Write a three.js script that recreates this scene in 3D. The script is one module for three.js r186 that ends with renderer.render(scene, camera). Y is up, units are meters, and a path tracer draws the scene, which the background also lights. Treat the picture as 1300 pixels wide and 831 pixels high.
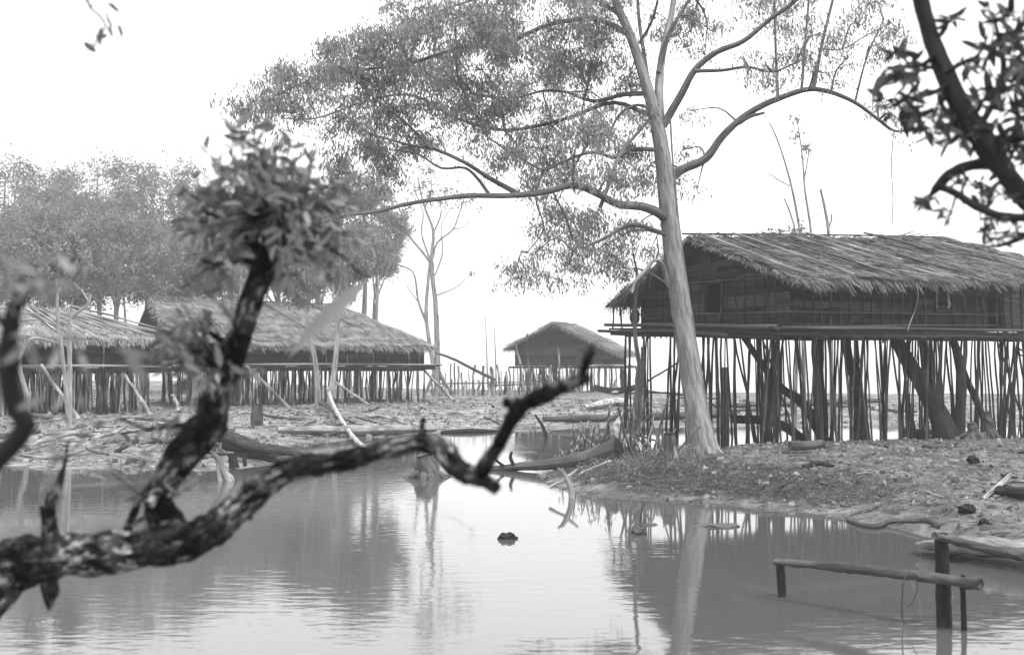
import * as THREE from 'three';
import { mergeGeometries } from 'three/addons/utils/BufferGeometryUtils.js';
import { createNoise2D, createNoise3D } from 'simplex-noise';

// ---------- camera, sky, sun, exposure ----------
const scene = new THREE.Scene();
const F = 1500, CX = 650, CY = 415.5, EYE = 2.6, PITCH = Math.atan((460 - CY) / F);
const camera = new THREE.PerspectiveCamera(2 * Math.atan(CY / F) * 180 / Math.PI, 1300 / 831, 0.1, 4000);
camera.position.set(0, EYE, 0);
camera.rotation.x = PITCH;
camera.focus = 33;
camera.userData.fStop = 1.8;
scene.add(camera);

{ // bright overcast sky: a little brighter overhead and towards the veiled sun, soft cloud mottling
  const w = 256, h = 128, data = new Float32Array(w * h * 4), n3 = createNoise3D(rngOf(5));
  for (let j = 0; j < h; j++) for (let i = 0; i < w; i++) {
    const th = (i + 0.5) / w * Math.PI * 2, el = ((j + 0.5) / h - 0.5) * Math.PI;
    const x = Math.cos(el) * Math.cos(th), y = Math.sin(el), z = Math.cos(el) * Math.sin(th);
    const up = Math.max(0, y);
    let v = 0.93 + 0.14 * up + 0.03 * n3(x * 2.2, y * 4, z * 2.2) + 0.015 * n3(x * 5, y * 9, z * 5);
    if (y < 0) v = 0.6;
    const k = (j * w + i) * 4; data[k] = data[k + 1] = data[k + 2] = v; data[k + 3] = 1;
  }
  const sky = new THREE.DataTexture(data, w, h, THREE.RGBAFormat, THREE.FloatType);
  sky.mapping = THREE.EquirectangularReflectionMapping; sky.magFilter = sky.minFilter = THREE.LinearFilter; sky.needsUpdate = true;
  scene.background = sky; scene.environment = sky;
}
const sun = new THREE.DirectionalLight(0xffffff, 1.5);
sun.position.set(22, 60, -14); sun.target.position.set(0, 0, -34);
sun.castShadow = true; sun.shadow.radius = 26; sun.shadow.mapSize.set(2048, 2048);
Object.assign(sun.shadow.camera, { left: -60, right: 60, top: 60, bottom: -60, near: 1, far: 200 });
scene.add(sun, sun.target);
scene.fog = new THREE.FogExp2(0xffffff, 0.0013);
const renderer = new THREE.WebGLRenderer({ antialias: true });
renderer.toneMapping = THREE.LinearToneMapping;
renderer.toneMappingExposure = 1.9;
renderer.shadowMap.enabled = true;

// ---------- helpers ----------
function rngOf(seed) { let a = seed >>> 0; return () => { a = (a + 0x6D2B79F5) | 0; let t = Math.imul(a ^ (a >>> 15), 1 | a); t = (t + Math.imul(t ^ (t >>> 7), 61 | t)) ^ t; return ((t ^ (t >>> 14)) >>> 0) / 4294967296; }; }
const R = rngOf(77), rr = (a, b) => a + (b - a) * R(), ri = n => Math.floor(R() * n);
const gauss = () => (R() + R() + R() + R() - 2) * 1.0;
const n2 = createNoise2D(rngOf(3)), n3 = createNoise3D(rngOf(9));
const V = (x, y, z) => new THREE.Vector3(x, y, z);
const lerp = (a, b, t) => a + (b - a) * t, sstep = (a, b, x) => { x = Math.min(1, Math.max(0, (x - a) / (b - a))); return x * x * (3 - 2 * x); };
const grey = a => new THREE.Color().setRGB(a, a, a);
// a pixel of the photograph gives a direction; its distance comes from the depth given or the ground it touches
function ray(px, py) { const y = (CY - py) / F, c = Math.cos(PITCH), s = Math.sin(PITCH); return V((px - CX) / F, y * c + s, y * s - c); }
function at(px, py, d) { const r = ray(px, py); return r.multiplyScalar(d / -r.z).add(V(0, EYE, 0)); }
function onPlane(px, py, h) { const r = ray(px, py); return r.multiplyScalar((h - EYE) / r.y).add(V(0, EYE, 0)); }
const used = {};
function numbered(n) { const k = used[n] = (used[n] ?? -1) + 1; return k ? n + '_' + String(k).padStart(3, '0') : n; }
function tag(o, label, category, group, kind) { if (label) o.userData.label = label; if (category) o.userData.category = category; if (group) o.userData.group = group; if (kind) o.userData.kind = kind; return o; }
function thing(name, label, category, pos, turn = 0, group) {
  const g = new THREE.Group(); g.name = numbered(name); g.position.copy(pos); g.rotation.y = turn; scene.add(g); return tag(g, label, category, group);
}
function shadow(m) { m.castShadow = m.receiveShadow = true; return m; }
// a part whose geometry is written in world space, under an unrotated thing
function partW(parent, name, geo, mat, kind, root = parent) {
  geo.translate(-root.position.x, -root.position.y, -root.position.z);
  const m = shadow(new THREE.Mesh(geo, mat)); m.name = name; parent.add(m); if (kind) m.userData.kind = kind; return m;
}
function partL(parent, name, geo, mat, kind) { const m = shadow(new THREE.Mesh(geo, mat)); m.name = name; parent.add(m); if (kind) m.userData.kind = kind; return m; }
function single(name, label, category, geo, mat, base, group, kind) {
  geo.translate(-base.x, -base.y, -base.z); const m = shadow(new THREE.Mesh(geo, mat)); m.name = numbered(name); m.position.copy(base); scene.add(m); return tag(m, label, category, group, kind);
}
// tapered, slightly knobbly tube through points; uv in metres
function tube(pts, radii, o = {}) {
  const { sides = 8, per = 4, rough = 0.06, flat = 1, cap = true, wob = 0 } = o, seed = R() * 100;
  const cv = new THREE.CatmullRomCurve3(pts, false, 'centripetal'), n = (pts.length - 1) * per;
  const pos = [], uv = [], idx = []; let len = 0, prev = null;
  const T0 = cv.getTangent(0), nrm = V(0, 0, 0);
  nrm.crossVectors(T0, Math.abs(T0.y) > 0.9 ? V(1, 0, 0) : V(0, 1, 0)).normalize();
  for (let i = 0; i <= n; i++) {
    const t = i / n, p = cv.getPoint(t), T = cv.getTangent(t);
    nrm.addScaledVector(T, -nrm.dot(T)).normalize(); const b = V(0, 0, 0).crossVectors(T, nrm);
    const f = t * (radii.length - 1), k = Math.min(radii.length - 2, Math.floor(f)), r0 = lerp(radii[k], radii[k + 1], f - k);
    if (prev) len += p.distanceTo(prev); prev = p.clone();
    if (wob) { p.x += wob * n3(len * 1.5, seed, 0); p.z += wob * n3(len * 1.5, seed, 7); }
    for (let s = 0; s <= sides; s++) {
      const a = (s % sides) / sides * Math.PI * 2, cs = Math.cos(a), sn = Math.sin(a);
      const r = r0 * (1 + rough * n3(cs * 0.9 + seed, sn * 0.9, len / Math.max(r0, 0.01) * 0.35) + rough * 0.5 * n3(cs * 2 + seed, sn * 2, len / Math.max(r0, 0.01) * 0.9));
      pos.push(p.x + (nrm.x * cs + b.x * sn * flat) * r, p.y + (nrm.y * cs + b.y * sn * flat) * r, p.z + (nrm.z * cs + b.z * sn * flat) * r);
      uv.push(s / sides * 2 * Math.PI * Math.max(0.02, radii[0]), len);
    }
  }
  const w = sides + 1;
  for (let i = 0; i < n; i++) for (let s = 0; s < sides; s++) { const a = i * w + s; idx.push(a, a + w, a + 1, a + 1, a + w, a + w + 1); }
  if (cap) for (const [row, e] of [[0, 0], [n, 1]]) {
    const c = cv.getPoint(e), ci = pos.length / 3; pos.push(c.x, c.y, c.z); uv.push(0.02, e ? len : 0);
    for (let s = 0; s < sides; s++) { const a = row * w + s; e ? idx.push(ci, a, a + 1) : idx.push(ci, a + 1, a); }
  }
  const g = new THREE.BufferGeometry();
  g.setAttribute('position', new THREE.Float32BufferAttribute(pos, 3)); g.setAttribute('uv', new THREE.Float32BufferAttribute(uv, 2)); g.setIndex(idx); g.computeVertexNormals();
  return g;
}
// unit poles along +y, radius 1 at the foot; shared by all stilts, stakes and sticks
const unitPoles = [0, 1, 2, 3, 4, 5].map(k => {
  const sides = 6, segs = 6, pos = [], uv = [], idx = [], w = sides + 1, bow = rr(0.014, 0.045) / 0.02;
  for (let i = 0; i <= segs; i++) for (let s = 0; s <= sides; s++) {
    const a = (s % sides) / sides * Math.PI * 2, t = i / segs, r = lerp(1, 0.72, t) * (1 + 0.16 * n3(k * 7, t * 4, Math.cos(a)));
    const ox = bow * 0.55 * (n2(k * 11, t * 2.2) - n2(k * 11, 0)) + bow * Math.sin(t * Math.PI) * 0.35, oz = bow * 0.5 * n2(k * 5 + 3, t * 2);
    pos.push(Math.cos(a) * r + ox, t, Math.sin(a) * r + oz); uv.push(s / sides * 0.3 + k * 0.13, t * 2.5 + k * 0.3);
  }
  for (let i = 0; i < segs; i++) for (let s = 0; s < sides; s++) { const a = i * w + s; idx.push(a, a + w, a + 1, a + 1, a + w, a + w + 1); }
  for (const [row, e] of [[0, 0], [segs, 1]]) { const ci = pos.length / 3; let sx = 0, sz = 0; for (let s = 0; s < sides; s++) { sx += pos[(row * w + s) * 3]; sz += pos[(row * w + s) * 3 + 2]; } pos.push(sx / sides, e, sz / sides); uv.push(0.1, e); for (let s = 0; s < sides; s++) { const a = row * w + s; e ? idx.push(ci, a, a + 1) : idx.push(ci, a + 1, a); } }
  const g = new THREE.BufferGeometry(); g.setAttribute('position', new THREE.Float32BufferAttribute(pos, 3)); g.setAttribute('uv', new THREE.Float32BufferAttribute(uv, 2)); g.setIndex(idx); g.computeVertexNormals(); return g;
});
function pole(parent, name, a, b, r, mat) { // a, b in the parent's own space (or the world when parent is the scene)
  const m = shadow(new THREE.Mesh(unitPoles[ri(6)], mat)), d = V(0, 0, 0).subVectors(b, a), l = d.length();
  m.position.copy(a); m.quaternion.setFromUnitVectors(V(0, 1, 0), d.divideScalar(l)); m.rotateY(R() * 6.28); m.scale.set(r, l, r); m.name = parent === scene ? numbered(name) : name; parent.add(m); return m;
}
function stick(name, label, cat, a, b, r, mat, group) { return tag(pole(scene, name, a, b, r, mat), label, cat, group); }

// ---------- textures: grain, stains and relief only ----------
const hash = (x, y, s) => { let h = Math.imul(x | 0, 374761393) + Math.imul(y | 0, 668265263) + Math.imul(s, 2147483647 ^ 1274126177) | 0; h = Math.imul(h ^ (h >>> 13), 1274126177); return ((h ^ (h >>> 16)) >>> 0) / 4294967296; };
function pn(x, y, px, py, s) { const xi = Math.floor(x), yi = Math.floor(y), fx = x - xi, fy = y - yi, m = (a, b) => ((a % b) + b) % b, u = fx * fx * (3 - 2 * fx), v = fy * fy * (3 - 2 * fy); return lerp(lerp(hash(m(xi, px), m(yi, py), s), hash(m(xi + 1, px), m(yi, py), s), u), lerp(hash(m(xi, px), m(yi + 1, py), s), hash(m(xi + 1, px), m(yi + 1, py), s), u), v); }
function fbm(u, v, fx, fy, oct, s) { let a = 0, w = 0.5, t = 0; for (let i = 0; i < oct; i++) { a += w * pn(u * fx, v * fy, fx, fy, s + i); t += w; fx *= 2; fy *= 2; w *= 0.55; } return a / t; }
function tex(size, fn, rep, srgb = true) {
  const d = new Uint8Array(size * size * 4);
  for (let j = 0; j < size; j++) for (let i = 0; i < size; i++) { const g = Math.max(0, Math.min(255, Math.round(255 * fn(i / size, j / size)))), k = (j * size + i) * 4; d[k] = d[k + 1] = d[k + 2] = g; d[k + 3] = 255; }
  const t = new THREE.DataTexture(d, size, size); t.wrapS = t.wrapT = THREE.RepeatWrapping; t.magFilter = THREE.LinearFilter; t.minFilter = THREE.LinearMipmapLinearFilter; t.generateMipmaps = true; if (srgb) t.colorSpace = THREE.SRGBColorSpace; t.repeat.set(rep[0], rep[1]); t.needsUpdate = true; return t;
}
const fWood = (u, v) => 0.62 + 0.55 * (fbm(u, v, 16, 2, 4, 1) - 0.5) + 0.5 * (fbm(u, v, 3, 3, 3, 9) - 0.5);
const fBark = (u, v) => 0.74 + 0.5 * (fbm(u, v, 5, 2, 5, 21) - 0.5) + 0.4 * (fbm(u, v, 24, 8, 4, 25) - 0.5) - 0.1 * sstep(0.55, 0.75, fbm(u, v, 6, 2, 4, 33));
const fLichen = (u, v) => { const a = fbm(u, v, 9, 9, 5, 41), b = fbm(u, v, 26, 26, 5, 47), c = fbm(u, v, 4, 5, 5, 58), f = fbm(u, v, 80, 60, 3, 44) - 0.5, pale = sstep(0.46, 0.6, c); return Math.max(0.04, 0.2 + 0.35 * f + pale * (0.16 + 0.34 * sstep(0.46, 0.6, b)) + 0.16 * sstep(0.56, 0.64, b) - 0.2 * sstep(0.5, 0.6, a)); };
const fMud = (u, v) => { const a = fbm(u, v, 8, 8, 6, 61); return 0.72 + 0.6 * (a - 0.5) + 0.45 * (fbm(u, v, 50, 50, 3, 66) - 0.5) - 0.34 * sstep(0.56, 0.68, fbm(u, v, 26, 40, 4, 71)); };
const tWood = tex(256, fWood, [3, 0.8]), tWoodB = tex(256, fWood, [3, 0.8], false);
const tBark = tex(512, fBark, [0.9, 0.6]), tBarkB = tex(512, fBark, [0.9, 0.6], false);
const tLichen = tex(1024, fLichen, [1.3, 1.3]), tLichenB = tex(512, (u, v) => fbm(u, v, 24, 24, 4, 44) * 0.7 + 0.3 * fbm(u, v, 9, 9, 3, 41), [1.9, 1.9], false);
const tMud = tex(1024, fMud, [0.22, 0.22]), tMudB = tex(1024, (u, v) => 0.6 * fbm(u, v, 16, 16, 6, 61) + 0.4 * fbm(u, v, 60, 60, 3, 67), [0.22, 0.22], false);
const tWater = tex(1024, (u, v) => { const patch = sstep(0.42, 0.62, fbm(u, v, 3, 5, 3, 91)); return 0.5 + 0.1 * (fbm(u, v, 10, 26, 3, 81) - 0.5) * (0.4 + patch) + 0.42 * (fbm(u, v, 44, 120, 3, 85) - 0.5) * (0.1 + patch * 1.4); }, [0.085, 0.085], false);
const tPlank = tex(256, (u, v) => 0.6 + 0.6 * (fbm(u, v, 3, 24, 4, 111) - 0.5) + 0.5 * (fbm(u, v, 4, 4, 3, 119) - 0.5), [0.7, 1.6]);

const std = (c, o = {}) => new THREE.MeshPhysicalMaterial({ color: grey(c), roughness: 0.95, specularIntensity: 0.2, side: THREE.DoubleSide, ...o });
const leafM = (c, tr = 0.3) => new THREE.MeshPhysicalMaterial({ color: grey(c), roughness: 0.8, specularIntensity: 0.5, transmission: tr, thickness: 0, side: THREE.DoubleSide });
const M = {
  mud: std(1, { vertexColors: true, specularIntensity: 0.8, map: tMud, bumpMap: tMudB, bumpScale: 0.1, roughnessMap: tex(512, (u, v) => 0.35 + 0.65 * sstep(0.4, 0.55, fbm(u, v, 5, 5, 5, 131)), [0.15, 0.15], false), roughness: 0.95 }),
  water: new THREE.MeshPhysicalMaterial({ color: grey(0.085), roughness: 0.04, ior: 1.65, bumpMap: tWater, bumpScale: 0.0028 }),
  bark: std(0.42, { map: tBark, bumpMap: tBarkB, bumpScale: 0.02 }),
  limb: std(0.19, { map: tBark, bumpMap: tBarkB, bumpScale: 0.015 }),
  twig: std(0.16), paleTrunk: std(0.5, { map: tBark }),
  lichen: std(0.52, { map: tLichen, bumpMap: tLichenB, bumpScale: 0.03 }), lichenDark: std(0.24, { map: tLichen, bumpMap: tLichenB, bumpScale: 0.03 }),
  darkBark: std(0.03, { map: tBark, bumpMap: tBarkB, bumpScale: 0.02 }),
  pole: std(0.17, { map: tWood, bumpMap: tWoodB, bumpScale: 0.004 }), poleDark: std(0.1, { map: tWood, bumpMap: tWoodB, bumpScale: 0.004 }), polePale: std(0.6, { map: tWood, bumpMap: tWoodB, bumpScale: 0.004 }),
  log: std(0.15, { map: tBark, bumpMap: tBarkB, bumpScale: 0.03 }), logPale: std(0.6, { map: tBark, bumpMap: tBarkB, bumpScale: 0.02 }), logDark: std(0.05, { map: tBark, bumpMap: tBarkB, bumpScale: 0.03 }),
  white: std(0.62, { map: tWood, bumpMap: tWoodB, bumpScale: 0.004 }),
  thatch: std(1, { vertexColors: true, roughness: 1 }), thatchBase: std(0.1, { roughness: 1 }),
  plank: [0.08, 0.045, 0.16, 0.06, 0.11].map(c => std(c, { map: tPlank })), plankPale: [0.2, 0.25, 0.17].map(c => std(c, { map: tPlank })), inner: std(0.05),
  leafMain: leafM(0.24, 0.48), leafNear: [0.13, 0.19, 0.27, 0.1].map(c => leafM(c, 0.3)), leafDark: [0.035, 0.055, 0.08].map(c => leafM(c, 0.15)), weed: leafM(0.09, 0.15), litter: std(0.13), clod: std(0.1),
};
// ---------- ground and water ----------
const W0 = (px, py) => { const p = onPlane(px, py, 0); return [p.x, -p.z]; };
const rightBank = [[672, 600], [700, 613], [735, 625], [800, 633], [870, 637], [960, 645], [1040, 652], [1110, 662], [1180, 676], [1240, 690], [1300, 706], [1420, 730], [1800, 790], [2300, 566], [1700, 562], [1300, 564], [1150, 566], [1020, 567], [950, 570], [880, 576], [820, 584], [760, 591], [710, 595]].map(p => W0(...p));
const farBank = [[-900, 590], [-300, 588], [0, 590], [150, 594], [250, 598], [310, 590], [340, 574], [400, 562], [480, 556], [560, 550], [620, 546], [700, 543], [800, 541], [900, 541], [1100, 540], [1400, 540], [2200, 540]].map(p => W0(...p)).concat([[110, 84], [30, 90], [15, 95], [5, 99], [-5, 105], [-15, 120], [-35, 150], [-110, 170], [-140, 90]]);
const nearBank = [[-20, -12], [20, -12], [20, 4], [8, 6.2], [0, 6.8], [-6, 6], [-20, 5]];
function sdPoly(poly, x, d) {
  let best = 1e9, inside = false;
  for (let i = 0, j = poly.length - 1; i < poly.length; j = i++) {
    const [ax, ay] = poly[j], [bx, by] = poly[i], ex = bx - ax, ey = by - ay, t = Math.max(0, Math.min(1, ((x - ax) * ex + (d - ay) * ey) / (ex * ex + ey * ey)));
    best = Math.min(best, Math.hypot(x - ax - ex * t, d - ay - ey * t));
    if ((ay > d) !== (by > d) && x < (bx - ax) * (d - ay) / (by - ay) + ax) inside = !inside;
  }
  return inside ? best : -best;
}
const prof = (sd, H, k) => sd > 0 ? H * (1 - Math.exp(-sd / k)) : Math.max(-0.5, sd * 0.16);
function groundH(x, z) {
  const d = -z, wob = 0.35 * n2(x * 0.35, d * 0.25) + 0.5 * n2(x * 0.12 + 9, d * 0.08);
  let h = prof(sdPoly(rightBank, x, d) + wob * 0.6, 0.46, 1.9);
  if (d > 24) h = Math.max(h, prof(sdPoly(farBank, x, d) + wob * 1.3, 0.44, 3.6)); else if (d < 9) h = Math.max(h, prof(sdPoly(nearBank, x, d), 0.7, 1.5));
  if (h > -0.3) h += 0.05 * n2(x * 0.8, d * 0.8) * Math.min(1, Math.max(0.15, h * 4)) + 0.03 * n2(x * 2.3, d * 2.3) * Math.min(1, Math.max(0.3, h * 4));
  return h;
}
function onGround(px, py) { let h = 0.3, p; for (let i = 0; i < 8; i++) { p = onPlane(px, py, h); h = lerp(h, Math.max(0, groundH(p.x, p.z)), 0.7); } p.y = Math.max(0, groundH(p.x, p.z)); return p; }
const gy = (x, z) => groundH(x, z);
{
  const axis = (a, b, stepAt) => { const o = []; for (let x = a; x < b;) { o.push(x); x += stepAt(x); } o.push(b); return o; };
  const xs = axis(-130, 130, x => x > -14 && x < 22 ? 0.16 : x > -30 && x < 34 ? 0.4 : 3), ds = axis(-12, 175, d => d < 10 ? 0.8 : d < 36 ? 0.15 : d < 62 ? 0.3 : d < 110 ? 0.8 : 3);
  const pos = [], uv = [], col = [], idx = [], nx = xs.length;
  for (const d of ds) for (const x of xs) {
    const h = groundH(x, -d); pos.push(x, h, -d); uv.push(x, d);
    // right bank: darker silt; far left bank: pale dried silt, both blotched
    const right = sdPoly(rightBank, x, d) > -1.5 ? 1 : 0, blot = 0.5 + 0.5 * n2(x * 0.5 + 40, d * 0.5) , b2 = 0.5 + 0.5 * n2(x * 1.7, d * 1.7 + 12);
    let c = right ? lerp(0.12, 0.29, blot * 0.5 + b2 * 0.5) : lerp(0.27, 0.5, blot * 0.5 + b2 * 0.5);
    if (d > 60 && !right) c *= 0.85;
    col.push(c, c, c);
  }
  for (let j = 0; j < ds.length - 1; j++) for (let i = 0; i < nx - 1; i++) {
    const a = j * nx + i; if (Math.max(pos[a * 3 + 1], pos[(a + 1) * 3 + 1], pos[(a + nx) * 3 + 1], pos[(a + nx + 1) * 3 + 1]) < -0.45) continue;
    idx.push(a, a + 1, a + nx, a + 1, a + nx + 1, a + nx);
  }
  const g = new THREE.BufferGeometry(); g.setAttribute('position', new THREE.Float32BufferAttribute(pos, 3)); g.setAttribute('uv', new THREE.Float32BufferAttribute(uv, 2)); g.setAttribute('color', new THREE.Float32BufferAttribute(col, 3)); g.setIndex(idx); g.computeVertexNormals();
  const m = shadow(new THREE.Mesh(g, M.mud)); m.name = 'mud_ground'; scene.add(m); tag(m, 'muddy grey banks on both sides of the still water', 'ground', null, 'structure');
  const wg = new THREE.PlaneGeometry(900, 940, 1, 1); wg.rotateX(-Math.PI / 2); wg.translate(0, 0, -430);
  const wu = wg.attributes.uv, wp = wg.attributes.position; for (let i = 0; i < 4; i++) wu.setXY(i, wp.getX(i), -wp.getZ(i));
  const w = shadow(new THREE.Mesh(wg, M.water)); w.name = 'water'; scene.add(w); tag(w, 'still muddy water reflecting the pale sky', 'water', null, 'structure');
  const bed = new THREE.PlaneGeometry(900, 940); bed.rotateX(-Math.PI / 2); bed.translate(0, -0.6, -430);
  const bm = shadow(new THREE.Mesh(bed, std(0.2))); bm.name = 'sea_bed'; scene.add(bm); tag(bm, 'muddy bed under the water', 'ground', null, 'structure');
}
// instanced scatter: kind "stuff"
const _m = new THREE.Matrix4(), _q = new THREE.Quaternion(), _e = new THREE.Euler(), _s = V(1, 1, 1), _p = V(0, 0, 0);
function scatter(parent, name, geo, mat, list, root = parent) { // list: [x,y,z, rx,ry,rz, scale|[sx,sy,sz], tint]
  const im = new THREE.InstancedMesh(geo, mat, list.length), off = root ? root.position : V(0, 0, 0), c = new THREE.Color();
  list.forEach(([x, y, z, a, b, d, s, t = 1], i) => { _e.set(a, b, d, 'YXZ'); _q.setFromEuler(_e); Array.isArray(s) ? _s.set(...s) : _s.set(s, s, s); _m.compose(_p.set(x - off.x, y - off.y, z - off.z), _q, _s); im.setMatrixAt(i, _m); im.setColorAt(i, c.setRGB(t, t, t)); });
  im.name = parent ? name : numbered(name); im.userData.kind = 'stuff'; shadow(im); (parent || scene).add(im); return im;
}
function leafGeo(len, wid, fold = 0.25) { // pointed, folded leaf from the origin along -y (hanging)
  const g = new THREE.BufferGeometry(), w = wid / 2, f = w * fold;
  g.setAttribute('position', new THREE.Float32BufferAttribute([0, 0, 0, -w * 0.8, -len * 0.3, f, w * 0.8, -len * 0.3, f, 0, -len * 0.42, 0, -w * 0.7, -len * 0.68, f, w * 0.7, -len * 0.68, f, 0, -len, -f * 0.6], 3));
  g.setAttribute('uv', new THREE.Float32BufferAttribute([0.5, 0, 0, 0.3, 1, 0.3, 0.5, 0.42, 0, 0.68, 1, 0.68, 0.5, 1], 2));
  g.setIndex([0, 1, 3, 0, 3, 2, 1, 4, 3, 2, 3, 5, 3, 4, 6, 3, 6, 5]); g.computeVertexNormals(); return g;
}
const flatLeaf = (len, w) => { const g = new THREE.BufferGeometry(); g.setAttribute('position', new THREE.Float32BufferAttribute([0, 0, 0, -w / 2, -len * 0.45, w * 0.1, w / 2, -len * 0.45, w * 0.1, 0, -len, 0], 3)); g.setAttribute('uv', new THREE.Float32BufferAttribute([0.5, 0, 0, 0.5, 1, 0.5, 0.5, 1], 2)); g.setIndex([0, 1, 2, 1, 3, 2]); g.computeVertexNormals(); return g; };
function sprayGeo(n, len, wid, spread, droop) {
  const gs = [];
  for (let i = 0; i < n; i++) { const g = flatLeaf(len * rr(0.7, 1.2), wid * rr(0.8, 1.2)); g.rotateX(rr(-1, 1) * (1.2 - droop)); g.rotateZ(rr(-1, 1) * (1.5 - droop)); g.rotateY(rr(0, 6.28)); g.translate(rr(-1, 1) * spread, rr(-1, 1) * spread * 0.8, rr(-1, 1) * spread); gs.push(g); }
  return mergeGeometries(gs);
}
// ---------- stilt houses ----------
const plankGeos = [0, 1, 2, 3].map(k => { const g = new THREE.BoxGeometry(1, 1, 1, 8, 1, 1), p = g.attributes.position; for (let i = 0; i < p.count; i++) p.setY(i, p.getY(i) + 0.16 * n2(p.getX(i) * 3 + k * 9, p.getY(i) * 2)); g.computeVertexNormals(); return g; });
const H = (u, y, v) => V(u, y, -v);
function quadSlab(A, B, C, D, th) { // closed slab under the face A B (top edge) C D (bottom edge)
  const n = V(0, 0, 0).crossVectors(V(0, 0, 0).subVectors(C, A), V(0, 0, 0).subVectors(B, A).lengthSq() > 1e-6 ? V(0, 0, 0).subVectors(B, A) : V(0, 0, 0).subVectors(D, C)).normalize(); if (n.y < 0) n.negate();
  const q = [A, B, D, C], t = q.map(p => p.clone().addScaledVector(n, -0.07)), b = q.map(p => p.clone().addScaledVector(n, -th)), pos = [], idx = [];
  for (const p of [...t, ...b]) pos.push(p.x, p.y, p.z);
  idx.push(0, 1, 2, 0, 2, 3, 4, 6, 5, 4, 7, 6); for (let i = 0; i < 4; i++) { const j = (i + 1) % 4; idx.push(i, i + 4, j, j, i + 4, j + 4); }
  let g = new THREE.BufferGeometry(); g.setAttribute('position', new THREE.Float32BufferAttribute(pos, 3)); g.setIndex(idx); g = g.toNonIndexed(); g.computeVertexNormals(); return g;
}
function bladeSet() { const pos = [], col = []; return {
  add(p, dir, side, len, w, lift, nrm, c) { // tapering strip
    const a = p.clone().addScaledVector(side, -w / 2), b = p.clone().addScaledVector(side, w / 2), e = p.clone().addScaledVector(dir, len).addScaledVector(nrm, lift), e1 = e.clone().addScaledVector(side, -w * 0.28), e2 = e.clone().addScaledVector(side, w * 0.28);
    for (const q of [a, e1, b, b, e1, e2]) { pos.push(q.x, q.y, q.z); col.push(c, c, c); }
  },
  geo() { const g = new THREE.BufferGeometry(); g.setAttribute('position', new THREE.Float32BufferAttribute(pos, 3)); g.setAttribute('color', new THREE.Float32BufferAttribute(col, 3)); g.computeVertexNormals(); return g; } }; }
function thatchFacet(house, A, B, C, D, o) {
  const { n = 8, tone = 0.17, dens = 0.03, fringe = 0.22, hang = true, bw = 1 } = o;
  const roof = partL(house, 'roof', quadSlab(A, B, C, D, 0.12), M.thatchBase);
  const pt = (w, t) => V(0, 0, 0).lerpVectors(V(0, 0, 0).lerpVectors(A, B, w), V(0, 0, 0).lerpVectors(C, D, w), t);
  const down = V(0, 0, 0).subVectors(pt(0.5, 1), pt(0.5, 0)), sl = down.length(); down.normalize();
  const side = V(0, 0, 0).subVectors(D, C).normalize(), nrm = V(0, 0, 0).crossVectors(side, down).normalize(); if (nrm.y < 0) nrm.negate();
  for (let k = 0; k < n; k++) {
    const bs = bladeSet(), t0 = Math.max(0, (k - 0.25) / n), wid = pt(0, (k + 1) / n).distanceTo(pt(1, (k + 1) / n)), cnt = Math.max(6, Math.round(wid / dens)), crs = rr(0.8, 1.2), last = k === n - 1;
    for (let i = 0; i < cnt * 5.6 / bw; i++) {
      const w = R(), wl = w * wid, p = pt(w, Math.min(1, Math.max(0, t0 + rr(-0.3, 0.5) / n + 0.03 * n2(wl * 0.5 + k * 9, 2))));
      p.addScaledVector(nrm, 0.03 + 0.08 * n2(p.x * 0.8 + 5, p.z * 0.8 + p.y * 0.8) + 0.04 * n2(p.x * 2.1, p.y * 3 + p.z * 2) + rr(0, 0.03));
      const dir = down.clone().addScaledVector(side, gauss() * 0.5).normalize(), sd = side.clone().addScaledVector(nrm, rr(-0.5, 0.5)).normalize();
      const patch = 1 + 0.25 * n2(p.x * 0.9, p.y * 2.2 + k * 3) + 0.15 * n2(p.x * 3, k * 5.1);
      bs.add(p, dir, sd, sl / n * rr(0.55, 1.2), rr(0.008, 0.024) * bw, rr(0.0, 0.06) - 0.02, nrm, tone * crs * patch * rr(0.55, 1.45));
    }
    if (last && hang) for (let i = 0; i < cnt * 4; i++) { // ragged eave
      const w = R(), p = pt(w, rr(0.93, 1)).addScaledVector(nrm, rr(-0.1, 0.03)), dir = down.clone().multiplyScalar(0.7).add(V(0, -rr(0.3, 1), 0)).addScaledVector(side, gauss() * 0.25).normalize();
      bs.add(p, dir, side.clone().addScaledVector(nrm, rr(-0.6, 0.6)).normalize(), fringe * rr(0.4, 1.3) * (1 + 0.5 * n2(w * wid * 2, 7)), rr(0.01, 0.035), 0, nrm, tone * rr(0.45, 1.3));
    }
    partL(roof, 'thatch_course', bs.geo(), M.thatch);
  }
  return { roof, pt, nrm, down, side };
}
function rakeFringe(roof, A, B, inward, tone, len = 0.2) { // loose ends along a sloping roof edge
  const bs = bladeSet(), n = Math.round(A.distanceTo(B) / 0.012), e = V(0, 0, 0).subVectors(B, A).normalize();
  for (let i = 0; i < n; i++) { const p = V(0, 0, 0).lerpVectors(A, B, R()).addScaledVector(inward, rr(0, 0.2)).add(V(0, rr(-0.1, 0.05), 0)), dir = inward.clone().multiplyScalar(-rr(0.1, 0.7)).add(V(0, -rr(0.1, 0.8), 0)).addScaledVector(e, rr(-0.2, 0.8)).normalize(); bs.add(p, dir, e, len * rr(0.3, 1.5), rr(0.012, 0.035), 0, inward, tone * rr(0.5, 1.5)); }
  partL(roof, 'edge_thatch', bs.geo(), M.thatch, 'stuff');
}
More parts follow.
